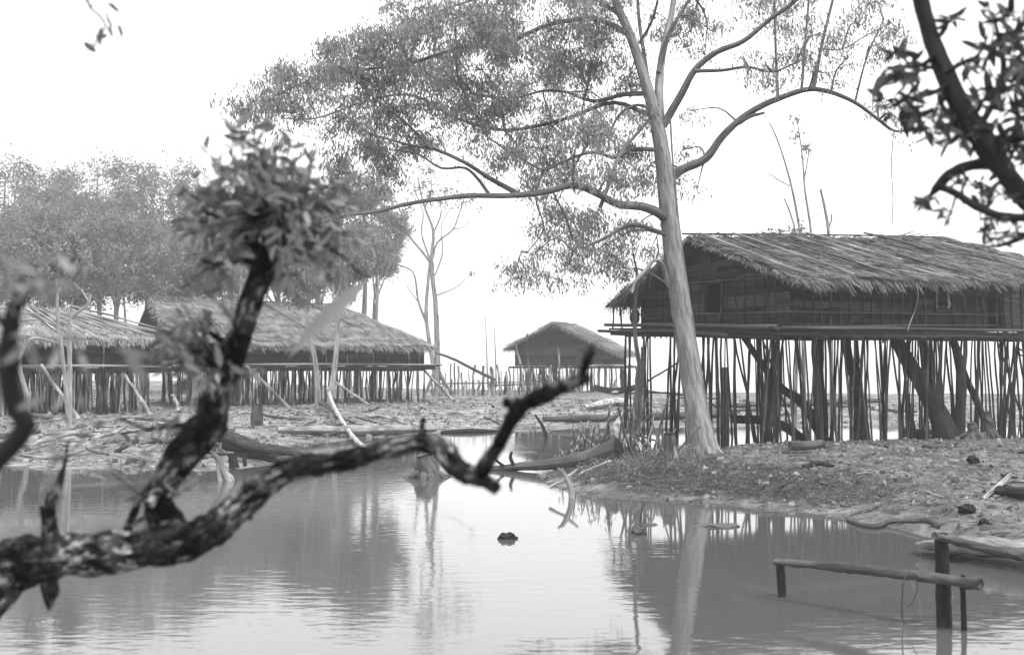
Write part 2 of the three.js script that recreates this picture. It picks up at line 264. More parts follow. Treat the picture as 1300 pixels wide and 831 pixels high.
function ridgeTuft(roof, A, B, tone) {
  const bs = bladeSet(), n = Math.round(A.distanceTo(B) / 0.009), e = V(0, 0, 0).subVectors(B, A).normalize(), out = V(0, 0, 0).crossVectors(e, V(0, 1, 0)).normalize();
  for (let i = 0; i < n; i++) { const s = R() < 0.5 ? -1 : 1, p = V(0, 0, 0).lerpVectors(A, B, R()).add(V(0, rr(0, 0.1), 0)), dir = out.clone().multiplyScalar(s).add(V(0, rr(-0.6, 0.25), 0)).addScaledVector(e, gauss() * 0.4).normalize(); bs.add(p, dir, e, rr(0.2, 0.6), rr(0.012, 0.035), 0, V(0, 1, 0), tone * rr(0.5, 1.4)); }
  partL(roof, 'ridge_cap', bs.geo(), M.thatch);
}
// a wall of bark strips between local points a and b, from y0 up to top(t)
function plankWall(house, a, b, y0, top, rowH, mats, openings = [], out = V(0, 0, 1), name = 'wall') {
  const len = Math.hypot(b.x - a.x, b.z - a.z), ang = Math.atan2(-(b.z - a.z), b.x - a.x), N = 24, dirv = V((b.x - a.x) / len, 0, (b.z - a.z) / len);
  const sh = new THREE.Shape(); sh.moveTo(0, y0); sh.lineTo(len, y0); for (let i = N; i >= 0; i--) sh.lineTo(len * i / N, top(i / N));
  for (const o of openings) { const h = new THREE.Path(); h.moveTo(o.t0 * len, o.y0); h.lineTo(o.t1 * len, o.y0); h.lineTo(o.t1 * len, o.y1); h.lineTo(o.t0 * len, o.y1); sh.holes.push(h); }
  const ig = new THREE.ExtrudeGeometry(sh, { depth: 0.015, bevelEnabled: false }); ig.rotateY(ang); ig.translate(a.x - out.x * 0.035, 0, a.z - out.z * 0.035);
  const wall = partL(house, name, ig, M.inner);
  for (let y = y0; ; y += rowH) {
    const ym = y + rowH * 0.6; let ts = []; for (let i = 0; i <= 60; i++) if (top(i / 60) > ym) ts.push(i / 60); if (ts.length < 3) break;
    let cuts = [[ts[0], ts[ts.length - 1]]];
    for (const o of openings) if (o.y0 < ym && o.y1 > ym) cuts = cuts.flatMap(([s, e]) => o.t1 <= s || o.t0 >= e ? [[s, e]] : [[s, o.t0], [o.t1, e]].filter(c => c[1] - c[0] > 0.02));
    for (let [s, e] of cuts) for (let t = s; t < e - 0.001;) {
      let t2 = Math.min(e, t + rr(1.5, 3.2) / len); if (e - t2 < 0.5 / len) t2 = e;
      const m = shadow(new THREE.Mesh(plankGeos[ri(4)], mats[ri(mats.length)])), c = (t + t2) / 2, off = rr(0, 0.025);
      m.name = 'wall_strip'; m.position.set(a.x + dirv.x * len * c + out.x * off, y + rowH / 2 + rr(-0.01, 0.01), a.z + dirv.z * len * c + out.z * off); m.rotation.set(0, ang, 0); m.rotateZ(rr(-0.012, 0.012)); m.rotateX(rr(-0.12, 0.12)); m.scale.set((t2 - t) * len - 0.01, rowH * rr(0.94, 1.12), 0.018); wall.add(m); t = t2;
    }
  }
  return wall;
}
function stiltTo(house, u, v, topY, r, mat, lean = 0.2, name = 'stilt') { // from the ground under the house to its floor
  const f = H(u + gauss() * lean, 0, v + gauss() * lean), w = house.localToWorld(f.clone()); f.y = Math.min(0.5, Math.max(-0.35, gy(w.x, w.z))) - 0.15;
  return pole(house, name, f, H(u, topY, v), r, mat);
}

// ---- the tall house on the right bank: near corner where its stilts meet the bank
{
  const A25 = 25 * Math.PI / 180, C = at(1005, 555, 33); C.y = 0;
  const h = thing('stilt_house', 'tall dark thatched house on a thicket of high stilts beside the pale tree', 'house', C, A25); h.updateMatrixWorld();
  const W = 8, L = 12.6, L1 = 7.5, fl = v => 3.52 + 0.03 * v, eave = u => 4.86 + 0.028 * u, ridge = u => 6.5 + 0.036 * u;
  // roof
  const tone = 0.2, g0 = -0.75, RE = 9.9;
  const rA = H(g0, ridge(g0), W / 2), rB = H(RE, ridge(RE), W / 2), eA = H(g0 + 0.45, eave(0) - 0.02, -0.62), eB = H(L + 0.7, eave(L), -0.62), bA = H(g0 - 0.1, 4.62, W + 1.0), bB = H(L + 0.7, 4.9, W + 0.9);
  const f1 = thatchFacet(h, rA, rB, eA, eB, { n: 15, tone, dens: 0.022, fringe: 0.3 });
  const f2 = thatchFacet(h, rA, rB, bA, bB, { n: 8, tone: tone * 0.9, dens: 0.03, fringe: 0.5 });
  thatchFacet(h, rB, rB, eB, bB, { n: 8, tone, dens: 0.04 });
  rakeFringe(f1.roof, rA, eA, V(1, 0, 0), tone * 1.15, 0.16); rakeFringe(f2.roof, rA, bA, V(1, 0, 0), tone * 0.9, 0.45); ridgeTuft(f1.roof, rA, rB, tone);
  pole(f1.roof, 'ridge_pole', rA.clone().add(V(-0.2, 0.08, 0)), rB.clone().add(V(0, 0.1, 0)), 0.035, M.pole);
  // weathered poles holding the thatch down
  for (const [w, s0, s1, dw, r, p] of [[0.035, 0.02, 1.04, 0.01, 0.03, 1], [0.1, 0, 0.5, 0, 0.022, 0], [0.155, 0.0, 0.95, 0.012, 0.03, 1], [0.21, 0.05, 0.6, -0.006, 0.022, 0], [0.27, -0.02, 0.98, 0.0, 0.026, 0], [0.33, 0, 0.42, 0.01, 0.022, 1], [0.385, -0.03, 1.0, 0.008, 0.034, 1], [0.44, -0.03, 0.62, 0.01, 0.034, 1], [0.53, 0.1, 0.55, 0, 0.02, 0], [0.6, 0.2, 0.7, 0, 0.02, 0], [0.68, -0.05, 0.35, 0.01, 0.026, 0], [0.74, 0.1, 0.8, 0.012, 0.024, 0], [0.83, 0.2, 0.95, 0, 0.026, 1], [0.07, 0.55, 0.95, 0.01, 0.02, 0], [0.24, 0.6, 1.02, -0.01, 0.02, 0], [0.49, 0.5, 1.02, 0.01, 0.022, 0], [0.005, 0.5, 1.16, 0.03, 0.028, 1]])
    pole(f1.roof, 'roof_pole', f1.pt(w, s0).addScaledVector(f1.nrm, 0.14), f1.pt(w + dw, s1).addScaledVector(f1.nrm, 0.13), r * 1.25, p ? M.polePale : M.pole);
  // loose sticks lying along the ridge
  for (let i = 0; i < 9; i++) { const u = rr(0, 8.5); pole(f1.roof, 'ridge_stick', H(u, ridge(u) + 0.08, W / 2 + rr(-0.3, 0.3)), H(u + rr(0.5, 1.4), ridge(u) + rr(0.12, 0.4), W / 2 + rr(-0.4, 0.3)), 0.014, M.pole); }
  // walls
  const topF = t => eave(t * L1) + 0.12;
  plankWall(h, H(0, 0, 0), H(L1, 0, 0), 3.55, topF, 0.155, M.plank, [{ t0: 5.4 / L1, t1: 5.78 / L1, y0: 4.3, y1: 4.85 }], V(0, 0, 1));
  plankWall(h, H(L1 + 0.3, 0, -0.25), H(L, 0, -0.25), 3.55, () => eave(L1) - 0.02, 0.22, M.plankPale, [], V(0, 0, 1), 'end_wall');
  const gabY = v => v < W / 2 ? lerp(4.9, ridge(0), v / (W / 2)) : lerp(ridge(0), 4.9, (v - W / 2) / (W / 2));
  plankWall(h, H(0, 0, W), H(0, 0, 0), 3.6, t => gabY(W * (1 - t)) - 0.1, 0.16, M.plank, [{ t0: (W - 4.1) / W, t1: (W - 3.3) / W, y0: 4.05, y1: 5.0 }], V(-1, 0, 0), 'gable_wall');
  plankWall(h, H(L, 0, W), H(0, 0, W), 3.8, () => 4.9, 0.3, M.plank, [], V(0, 0, -1), 'rear_wall');
  plankWall(h, H(L, 0, -0.25), H(L, 0, W), 3.7, () => 4.9, 0.3, M.plank, [], V(1, 0, 0), 'side_wall');
  pole(h, 'window_frame', H(5.38, 4.22, -0.05), H(5.37, 4.95, -0.06), 0.03, M.polePale); pole(h, 'window_frame', H(5.83, 4.22, -0.05), H(5.84, 4.95, -0.06), 0.045, M.polePale);
  pole(h, 'window_sill', H(5.3, 4.27, -0.05), H(5.95, 4.28, -0.05), 0.02, M.pole); pole(h, 'door_post', H(-0.06, 3.7, 3.25), H(-0.06, 5.2, 3.22), 0.045, M.poleDark); pole(h, 'door_post', H(-0.06, 3.7, 4.15), H(-0.06, 5.25, 4.2), 0.045, M.poleDark);
  pole(h, 'door_lintel', H(-0.09, 5.07, 2.2), H(-0.09, 5.12, 5.4), 0.04, M.pole);
  for (let u = 0.05; u < L; u += rr(0.27, 0.46)) { const o = u > L1 ? -0.3 : -0.06; if (u > 5.35 && u < 5.85) continue; pole(h, 'wall_pole', H(u, 3.35 - rr(0, 0.2), o - 0.03), H(u + rr(-0.08, 0.08), eave(u) - 0.02, o), rr(0.022, 0.042), R() < 0.25 ? M.pole : M.poleDark); }
  for (let v = 0.25; v < W; v += rr(0.3, 0.5)) { if (v > 3.2 && v < 4.2) continue; pole(h, 'wall_pole', H(-0.08, 3.4, v), H(-0.06, Math.min(gabY(v) - 0.12, 5.1), v + rr(-0.07, 0.07)), rr(0.018, 0.034), M.poleDark); }
  for (const [y0, y1, r, m] of [[3.98, 4.1, 0.028, M.poleDark], [3.58, 3.7, 0.04, M.pole], [4.02, 3.95, 0.02, M.pole]]) pole(h, 'wall_rail', H(-0.6, y0, -0.13), H(L, y1 + 0.1, -0.16), r, m);
  pole(h, 'wall_rail', H(-0.16, 4.0, -0.3), H(-0.16, 4.22, W), 0.03, M.pole);
  // floor: joists, beams, edge poles and decking
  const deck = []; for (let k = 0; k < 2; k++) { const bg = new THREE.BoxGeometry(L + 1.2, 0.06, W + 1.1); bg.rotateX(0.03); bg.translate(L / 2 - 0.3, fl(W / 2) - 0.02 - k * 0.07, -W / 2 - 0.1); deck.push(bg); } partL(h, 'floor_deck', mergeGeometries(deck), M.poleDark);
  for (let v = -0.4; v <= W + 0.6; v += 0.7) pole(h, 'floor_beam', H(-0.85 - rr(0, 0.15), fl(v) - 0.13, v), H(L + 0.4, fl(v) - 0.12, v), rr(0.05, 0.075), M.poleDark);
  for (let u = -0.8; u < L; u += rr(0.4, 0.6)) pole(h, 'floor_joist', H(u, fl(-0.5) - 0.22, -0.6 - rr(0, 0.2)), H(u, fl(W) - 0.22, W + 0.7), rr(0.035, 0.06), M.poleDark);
  pole(h, 'edge_pole', H(-1.1, fl(-0.5) + 0.05, -0.5), H(L, fl(-0.5) + 0.12, -0.48), 0.055, M.pole);
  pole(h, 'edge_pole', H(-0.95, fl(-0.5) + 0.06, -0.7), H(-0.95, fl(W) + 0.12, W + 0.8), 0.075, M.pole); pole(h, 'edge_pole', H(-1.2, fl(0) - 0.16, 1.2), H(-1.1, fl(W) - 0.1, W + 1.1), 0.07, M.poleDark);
  pole(h, 'porch_post', H(-0.8, fl(W), W + 0.55), H(-0.75, 4.75, W + 0.6), 0.035, M.poleDark); pole(h, 'porch_post', H(-0.7, fl(W), W + 0.1), H(-0.72, 4.8, W + 0.35), 0.03, M.poleDark);
  { const b = new THREE.IcosahedronGeometry(0.2, 2), p = b.attributes.position; for (let i = 0; i < p.count; i++) { const k = 1 + 0.3 * n3(p.getX(i) * 6, p.getY(i) * 6, p.getZ(i) * 6); p.setXYZ(i, p.getX(i) * k * 0.75, p.getY(i) * k * 1.5, p.getZ(i) * k * 0.75); } b.computeVertexNormals(); const w = h.localToWorld(H(-0.7, fl(W) + 0.36, W - 0.75)); b.translate(w.x, w.y, w.z); single('bundle', 'dark lumpy bundle standing on the end of the high house platform', 'bundle', b, M.logDark, V(w.x, w.y - 0.3, w.z)); }
  // stilts
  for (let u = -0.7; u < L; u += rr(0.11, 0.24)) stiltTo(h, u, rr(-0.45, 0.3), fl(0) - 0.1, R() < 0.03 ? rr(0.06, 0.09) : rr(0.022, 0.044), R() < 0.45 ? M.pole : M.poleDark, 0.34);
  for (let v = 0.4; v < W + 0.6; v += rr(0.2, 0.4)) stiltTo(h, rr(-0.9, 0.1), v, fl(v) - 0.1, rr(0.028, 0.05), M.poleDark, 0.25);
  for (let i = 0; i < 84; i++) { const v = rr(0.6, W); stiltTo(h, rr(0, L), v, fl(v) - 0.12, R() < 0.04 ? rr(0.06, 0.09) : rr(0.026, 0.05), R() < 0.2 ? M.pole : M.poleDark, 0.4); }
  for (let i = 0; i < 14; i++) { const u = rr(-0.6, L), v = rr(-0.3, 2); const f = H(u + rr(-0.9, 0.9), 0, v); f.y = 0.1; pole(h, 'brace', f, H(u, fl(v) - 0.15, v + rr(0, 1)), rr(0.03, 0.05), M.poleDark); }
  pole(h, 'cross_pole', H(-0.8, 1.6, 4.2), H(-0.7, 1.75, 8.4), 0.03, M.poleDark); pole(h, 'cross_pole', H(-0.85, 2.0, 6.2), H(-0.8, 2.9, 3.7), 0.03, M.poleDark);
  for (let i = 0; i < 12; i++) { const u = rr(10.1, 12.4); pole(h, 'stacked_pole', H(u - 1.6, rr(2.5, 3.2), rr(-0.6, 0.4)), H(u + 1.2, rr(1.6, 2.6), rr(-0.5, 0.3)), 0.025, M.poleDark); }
  const vine = tube([H(3.95, 4.9, -0.72), H(4.02, 4.5, -0.7), H(3.98, 4.1, -0.62), H(3.75, 3.75, -0.66), H(3.65, 3.5, -0.65)], [0.016, 0.016, 0.014], { sides: 5 }); partL(h, 'hanging_vine', vine, M.polePale);
  // big dead trunks leaning among the stilts
  const trunks = [
    [[[1133, 416, 36], [1150, 452, 36], [1172, 490, 35.7], [1192, 528, 35.4], [1203, 552, 35.2]], [0.2, 0.22, 0.24, 0.3, 0.36], 'thickest leaning dead trunk under the high house, mid way along its stilts'],
    [[[1072, 418, 36], [1078, 455, 36], [1090, 500, 35.6], [1098, 545, 35.4]], [0.12, 0.13, 0.15, 0.19], 'leaning dead trunk under the high house beside an upright dark trunk'],
    [[[1041, 416, 36.4], [1040, 470, 36], [1042, 548, 35.8]], [0.15, 0.14, 0.17], 'upright dark trunk holding up the high house beside two leaning trunks'],
    [[[945, 428, 38], [968, 462, 37.5], [992, 492, 37], [1020, 512, 36.6], [1052, 540, 36]], [0.1, 0.11, 0.13, 0.15, 0.18], 'long slanting dead trunk reaching up under the gable end of the high house'],
    [[[930, 532, 37], [985, 536, 36.6], [1040, 548, 36]], [0.13, 0.14, 0.16], 'dark dead log lying low behind the stilts of the high house'],
    [[[1207, 418, 35.8], [1220, 470, 35.6], [1214, 548, 35.4]], [0.12, 0.14, 0.2], 'bowed dark trunk under the high house above the pale root stump'],
    [[[1168, 414, 37], [1180, 470, 37], [1198, 520, 36.6]], [0.1, 0.11, 0.12], 'thin leaning dead trunk behind the thickest one under the high house'],
    [[[1222, 470, 36.5], [1245, 520, 36.2], [1262, 552, 36]], [0.09, 0.1, 0.13], 'slanting dead limb under the high house to the landward side of the bowed trunk'],
  ];
  for (const [p, r, label] of trunks) { const q = p.map(a => at(...a)), e = q[q.length - 1]; e.y = Math.min(e.y, gy(e.x, e.z)) - 0.25; e.x += 0.05; single('dead_tree', label, 'dead tree', tube(q, r, { sides: 10, rough: 0.14 }), M.logDark, e); }
}

// ---- the left houses and the far hut
function hipHouse(name, label, C, turn, o) {
  const { L, W, fl, ev, rd, r0, r1, tone, nst, gableEnd, front } = o, h = thing(name, label, 'house', C, turn); h.updateMatrixWorld();
  const rA = H(r0, rd, W / 2), rB = H(r1, rd - 0.12, W / 2), eA = H(-0.6, ev, -0.6), eB = H(L + 0.6, ev, -0.6), bA = H(-0.6, ev, W + 0.6), bB = H(L + 0.6, ev, W + 0.6);
  const f1 = thatchFacet(h, rA, rB, eA, eB, { n: o.n || 11, tone, dens: 0.03, fringe: 0.3 });
  thatchFacet(h, rB, rA, bB, bA, { n: 6, tone, dens: 0.06 });
  const f3 = thatchFacet(h, rB, rB, eB, bB, { n: o.n || 9, tone, dens: 0.04, fringe: 0.3 }); if (!gableEnd) thatchFacet(h, rA, rA, bA, eA, { n: 7, tone, dens: 0.05 }); else rakeFringe(f1.roof, rA, eA, V(1, 0, 0), tone, 0.3);
  ridgeTuft(f1.roof, rA, rB, tone); pole(f1.roof, 'ridge_pole', rA, rB.clone().add(V(0, 0.08, 0)), 0.05, M.pole);
  plankWall(h, H(0, 0, 0), H(L, 0, 0), fl, () => ev + 0.25, 0.21, front || M.plank, [], V(0, 0, 1), 'front_wall');
  plankWall(h, H(L, 0, 0), H(L, 0, W), fl, () => ev + 0.25, 0.25, front || M.plank, [], V(1, 0, 0), 'side_wall'); plankWall(h, H(0, 0, W), H(0, 0, 0), fl, gableEnd ? t => lerp(ev + 0.2, rd - 0.1, 1 - Math.abs(t * 2 - 1)) : () => ev + 0.25, 0.3, M.plank, [], V(-1, 0, 0), 'side_wall'); plankWall(h, H(L, 0, W), H(0, 0, W), fl, () => ev + 0.25, 0.4, M.plank, [], V(0, 0, -1), 'rear_wall');
  const dk = new THREE.BoxGeometry(L + 0.9, 0.1, W + 0.9); dk.translate(L / 2, fl - 0.09, -W / 2); partL(h, 'floor_deck', dk, M.poleDark);
  pole(h, 'edge_pole', H(-0.7, fl + 0.02, -0.52), H(L + 0.8, fl + 0.04, -0.52), 0.065, M.polePale); pole(h, 'edge_pole', H(L + 0.52, fl + 0.02, -0.7), H(L + 0.52, fl + 0.02, W + 0.4), 0.06, M.pole);
  for (let v = 0; v <= W; v += 1.2) pole(h, 'floor_beam', H(-0.5, fl - 0.2, v), H(L + 0.7, fl - 0.2, v), 0.07, M.poleDark);
  for (let u = 0; u < L; u += rr(0.5, 0.9)) pole(h, 'wall_pole', H(u, fl - 0.2, -0.08), H(u + rr(-0.1, 0.1), ev + 0.1, -0.08), rr(0.02, 0.035), R() < 0.3 ? M.polePale : M.poleDark);
  for (let i = 0; i < nst; i++) stiltTo(h, L * (i + rr(-0.3, 0.3)) / (nst - 1), rr(-0.35, 0.1), fl - 0.1, rr(0.03, 0.065), R() < 0.3 ? M.polePale : M.pole, 0.2);
  for (let i = 0; i < nst * 0.9; i++) stiltTo(h, rr(0, L), rr(0.6, W), fl - 0.15, rr(0.05, 0.09), M.poleDark, 0.12);
  return { h, f1, f3 };
}
{
  const P0 = at(232, 515, 57), P1 = at(538, 505, 64.5); P0.y = P1.y = 0; const L = P0.distanceTo(P1), turn = Math.atan2(-(P1.z - P0.z), P1.x - P0.x);
  const q = hipHouse('stilt_house', 'long low thatched stilt house with a rounded hip end near the slim bare trees', P0, turn, { L, W: 6.5, fl: 2.42, ev: 3.42, rd: 5.85, r0: -0.7, gableEnd: true, r1: L - 3.4, tone: 0.26, nst: 84, n: 15 });
  for (const [w, s] of [[0.2, 0.9], [0.35, 0.7], [0.55, 0.95], [0.8, 0.6]]) pole(q.f1.roof, 'roof_pole', q.f1.pt(w, 0).addScaledVector(q.f1.nrm, 0.12), q.f1.pt(w + 0.004, s).addScaledVector(q.f1.nrm, 0.12), 0.03, M.pole);
}
{
  const P0 = at(-75, 522, 47), P1 = at(188, 520, 51); P0.y = P1.y = 0; const L = P0.distanceTo(P1), turn = Math.atan2(-(P1.z - P0.z), P1.x - P0.x);
  const q = hipHouse('stilt_house', 'thatched stilt house with pale poles laid on its roof and a wall of close stilts', P0, turn, { L, W: 5.5, fl: 2.4, ev: 3.5, rd: 5.05, r0: 1.6, r1: L - 2.6, tone: 0.33, nst: 84, n: 8, front: M.plank });
  for (let i = 0; i < 15; i++) { const w = 0.4 + i * 0.042; pole(q.f1.roof, 'roof_pole', q.f1.pt(w, rr(-0.05, 0.2)).addScaledVector(q.f1.nrm, 0.13), q.f1.pt(w + rr(0.1, 0.18), rr(0.75, 0.98)).addScaledVector(q.f1.nrm, 0.12), rr(0.035, 0.055), M.white); }
  for (let i = 0; i < 8; i++) { const y = rr(0.15, 0.95), w = rr(0, 0.4); pole(q.f1.roof, 'roof_pole', q.f1.pt(w, y).addScaledVector(q.f1.nrm, 0.13), q.f1.pt(w + rr(0.2, 0.4), y + rr(-0.06, 0.06)).addScaledVector(q.f1.nrm, 0.12), 0.03, M.polePale); }
}
{ // far hut: gable end towards the water
  const P0 = at(654, 495, 88), P1 = at(779, 495, 87); P0.y = P1.y = 0; const W = P0.distanceTo(P1), turn = -0.24;
  const h = thing('stilt_hut', 'small far thatched hut with its gable end facing the pool behind a stake fence', 'hut', P0, turn); h.updateMatrixWorld();
  // here u runs along the gable, v back along the ridge
  const a = 2.7, fl = 2.35, ev = 3.5, rd = 5.55, D = 7, rx = W * 0.41, rA = H(rx, rd, -0.7), rB = H(rx + 0.3, rd + 0.05, D), tone = 0.2;
  const f1 = thatchFacet(h, rA, rB, H(W + 0.7, ev - 0.35, -0.5), H(W + 1.1, ev - 0.3, D), { n: 8, tone: tone * 1.2, dens: 0.05, fringe: 0.35 }), f2 = thatchFacet(h, rA, rB, H(-0.8, ev + 0.15, -0.6), H(-0.8, ev + 0.1, D), { n: 8, tone, dens: 0.06, fringe: 0.35 });
  rakeFringe(f1.roof, rA, H(W + 0.7, ev - 0.35, -0.5), V(0, 0, -1), tone, 0.3); rakeFringe(f2.roof, rA, H(-0.8, ev + 0.15, -0.6), V(0, 0, -1), tone, 0.35); ridgeTuft(f1.roof, rA, rB, tone);
  const top = t => { const u = t * W; return (u < rx ? lerp(ev + 0.3, rd - 0.1, u / rx) : lerp(rd - 0.1, ev, (u - rx) / (W - rx))) - 0.1; };
  plankWall(h, H(0, 0, 0), H(W, 0, 0), fl, top, 0.25, M.plank, [], V(0, 0, 1), 'gable_wall'); plankWall(h, H(W, 0, 0), H(W, 0, D), fl, () => ev, 0.3, M.plank, [], V(1, 0, 0), 'side_wall'); plankWall(h, H(0, 0, D), H(0, 0, 0), fl, () => ev + 0.2, 0.3, M.plank, [], V(-1, 0, 0), 'side_wall');
  const dk = new THREE.BoxGeometry(W + 1.2, 0.14, D + 0.8); dk.translate(W / 2 + 0.2, fl - 0.1, -D / 2); partL(h, 'floor_deck', dk, M.poleDark);
  pole(h, 'edge_pole', H(W * 0.7, fl + 0.02, -0.5), H(W + 2.2, fl - 0.05, -0.5), 0.1, M.polePale); pole(h, 'front_post', H(W * 0.47, 0.2, -0.4), H(W * 0.46, fl + 1.4, -0.35), 0.09, M.polePale); pole(h, 'front_post', H(W * 0.13, 0.2, -0.5), H(0.2, fl + 1.6, -0.5), 0.12, M.polePale); pole(h, 'front_post', H(W * 0.17, 0.2, -0.5), H(W * 0.14, fl + 2.4, -0.5), 0.09, M.pole);
  pole(h, 'porch_post', H(W + 1.9, 0.2, -0.5), H(W + 1.8, fl, -0.5), 0.1, M.pole);
  for (let i = 0; i < 34; i++) stiltTo(h, W * i / 33 + rr(-0.1, 0.1), rr(-0.3, 0.3), fl - 0.1, rr(0.04, 0.1), R() < 0.4 ? M.polePale : M.poleDark, 0.1); for (let i = 0; i < 26; i++) stiltTo(h, rr(0, W + 0.6), rr(0.8, D), fl - 0.1, rr(0.06, 0.1), M.poleDark, 0.1);
}
// ---------- the pale tree by the water ----------
const hang = sprayGeo(10, 0.135, 0.036, 0.24, 0.7), hang2 = sprayGeo(8, 0.15, 0.034, 0.28, 0.8);
{
  const D0 = 29.2, base = onGround(893, 576), t = thing('tree', 'tall pale smooth barked tree with spreading limbs at the water edge by the high house', 'tree', V(base.x, base.y - 0.05, base.z));
  const D = -base.z, k = D / F, line = (pts, dd0 = 0, dd1 = 0) => pts.map(([x, y], i) => at(x, y, D + lerp(dd0, dd1, pts.length > 1 ? i / (pts.length - 1) : 0)));
  const tp = line([[894, 586], [891, 560], [886, 530], [880, 490], [871, 430], [862, 370], [854, 310], [848, 255], [842, 205], [835, 160], [820, 105], [801, 47], [781, 0], [765, -60], [745, -130]]);
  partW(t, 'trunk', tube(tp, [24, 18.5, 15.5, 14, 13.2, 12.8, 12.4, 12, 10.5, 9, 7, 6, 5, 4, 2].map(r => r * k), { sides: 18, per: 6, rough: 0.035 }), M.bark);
  for (let i = 0; i < 6; i++) { const a = i / 6 * 6.28 + 0.4, r = rr(0.5, 0.75), e = V(base.x + Math.cos(a) * r, 0, base.z + Math.sin(a) * r); e.y = gy(e.x, e.z) - 0.06; partW(t, 'root', tube([V(base.x + Math.cos(a) * 0.16, base.y + 0.5, base.z + Math.sin(a) * 0.16), V(base.x + Math.cos(a) * 0.33, base.y + 0.14, base.z + Math.sin(a) * 0.33), e], [0.12, 0.1, 0.03], { sides: 8 }), M.bark); }
  const limbPts = [];
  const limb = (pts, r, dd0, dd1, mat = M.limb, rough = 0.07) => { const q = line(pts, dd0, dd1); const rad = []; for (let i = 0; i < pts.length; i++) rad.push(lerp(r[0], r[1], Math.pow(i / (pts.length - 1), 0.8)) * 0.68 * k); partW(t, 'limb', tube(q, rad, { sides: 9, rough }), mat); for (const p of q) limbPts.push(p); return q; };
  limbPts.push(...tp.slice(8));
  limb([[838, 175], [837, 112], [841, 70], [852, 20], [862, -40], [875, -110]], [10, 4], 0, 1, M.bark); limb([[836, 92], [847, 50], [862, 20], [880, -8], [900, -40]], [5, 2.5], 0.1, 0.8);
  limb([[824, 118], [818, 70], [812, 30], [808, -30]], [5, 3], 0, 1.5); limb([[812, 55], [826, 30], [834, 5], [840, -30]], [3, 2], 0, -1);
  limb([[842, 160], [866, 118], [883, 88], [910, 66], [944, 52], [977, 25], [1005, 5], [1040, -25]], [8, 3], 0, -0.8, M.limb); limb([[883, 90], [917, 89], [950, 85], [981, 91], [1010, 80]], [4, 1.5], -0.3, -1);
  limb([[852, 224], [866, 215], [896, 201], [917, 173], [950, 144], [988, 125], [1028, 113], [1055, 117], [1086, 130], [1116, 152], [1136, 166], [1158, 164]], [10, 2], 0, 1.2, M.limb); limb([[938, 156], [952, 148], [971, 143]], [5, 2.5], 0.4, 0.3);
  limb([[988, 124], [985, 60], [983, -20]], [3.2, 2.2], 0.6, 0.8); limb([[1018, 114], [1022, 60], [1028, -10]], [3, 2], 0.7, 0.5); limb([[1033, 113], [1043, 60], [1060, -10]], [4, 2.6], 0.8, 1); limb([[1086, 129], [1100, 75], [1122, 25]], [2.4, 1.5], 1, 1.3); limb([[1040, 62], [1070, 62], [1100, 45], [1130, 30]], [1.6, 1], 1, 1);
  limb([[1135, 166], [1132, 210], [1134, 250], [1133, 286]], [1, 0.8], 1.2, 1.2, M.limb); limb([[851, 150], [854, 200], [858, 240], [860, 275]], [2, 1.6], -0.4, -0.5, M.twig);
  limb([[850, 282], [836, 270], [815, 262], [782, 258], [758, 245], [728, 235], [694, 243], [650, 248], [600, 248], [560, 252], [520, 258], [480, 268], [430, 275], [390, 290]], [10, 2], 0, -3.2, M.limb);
  limb([[660, 247], [620, 225], [588, 205], [548, 188], [525, 185], [470, 170]], [5, 1.8], -1.4, -2.6); limb([[622, 248], [605, 225], [590, 213], [560, 213], [530, 195], [500, 190]], [3.4, 1.4], -1.7, -3); limb([[548, 190], [520, 160], [495, 140], [470, 120], [440, 90]], [2.4, 1.2], -2.2, -3);
  limb([[850, 300], [836, 294], [802, 285], [768, 302], [740, 315]], [5.5, 2], 0, -1); limb([[850, 362], [845, 348], [840, 335], [831, 330], [820, 343], [808, 354], [802, 372]], [5.5, 2.4], 0, -1.4, M.bark); limb([[832, 331], [836, 320], [834, 300]], [2, 1], -0.4, -0.4);
  limb([[762, 263], [775, 228], [783, 204], [790, 192], [808, 170], [828, 148]], [4, 3], -0.8, 0, M.twig); limb([[826, 118], [790, 120], [760, 128], [740, 125], [720, 117], [690, 115], [650, 125], [600, 120]], [5, 1.6], 0, 2);
  limb([[840, 190], [800, 190], [783, 200], [752, 193], [715, 205], [690, 215], [660, 200], [620, 175]], [4.6, 1.6], 0, -1.5); limb([[832, 140], [810, 133], [790, 142], [776, 165], [772, 192]], [3.4, 2], 0, -0.6); limb([[740, 126], [746, 110], [738, 150], [745, 185]], [2, 1.4], 0.6, 0.2);
  limb([[800, 45], [760, 25], [700, 30], [640, 55], [580, 62], [520, 80], [450, 90], [400, 100], [350, 120]], [5.5, 1.6], 0, -2.5); limb([[790, 20], [740, -10], [680, -20], [600, 0], [540, 20]], [4.5, 1.6], 0, 1.5); limb([[832, 150], [780, 130], [720, 150], [640, 165], [580, 150], [520, 120], [460, 130], [400, 150], [360, 150]], [4.6, 1.4], 0.2, 3); limb([[690, 215], [680, 250], [690, 290], [670, 320]], [2.4, 1.2], -1, -1.4); limb([[700, 240], [720, 280], [730, 320]], [2, 1], -1, -0.6);
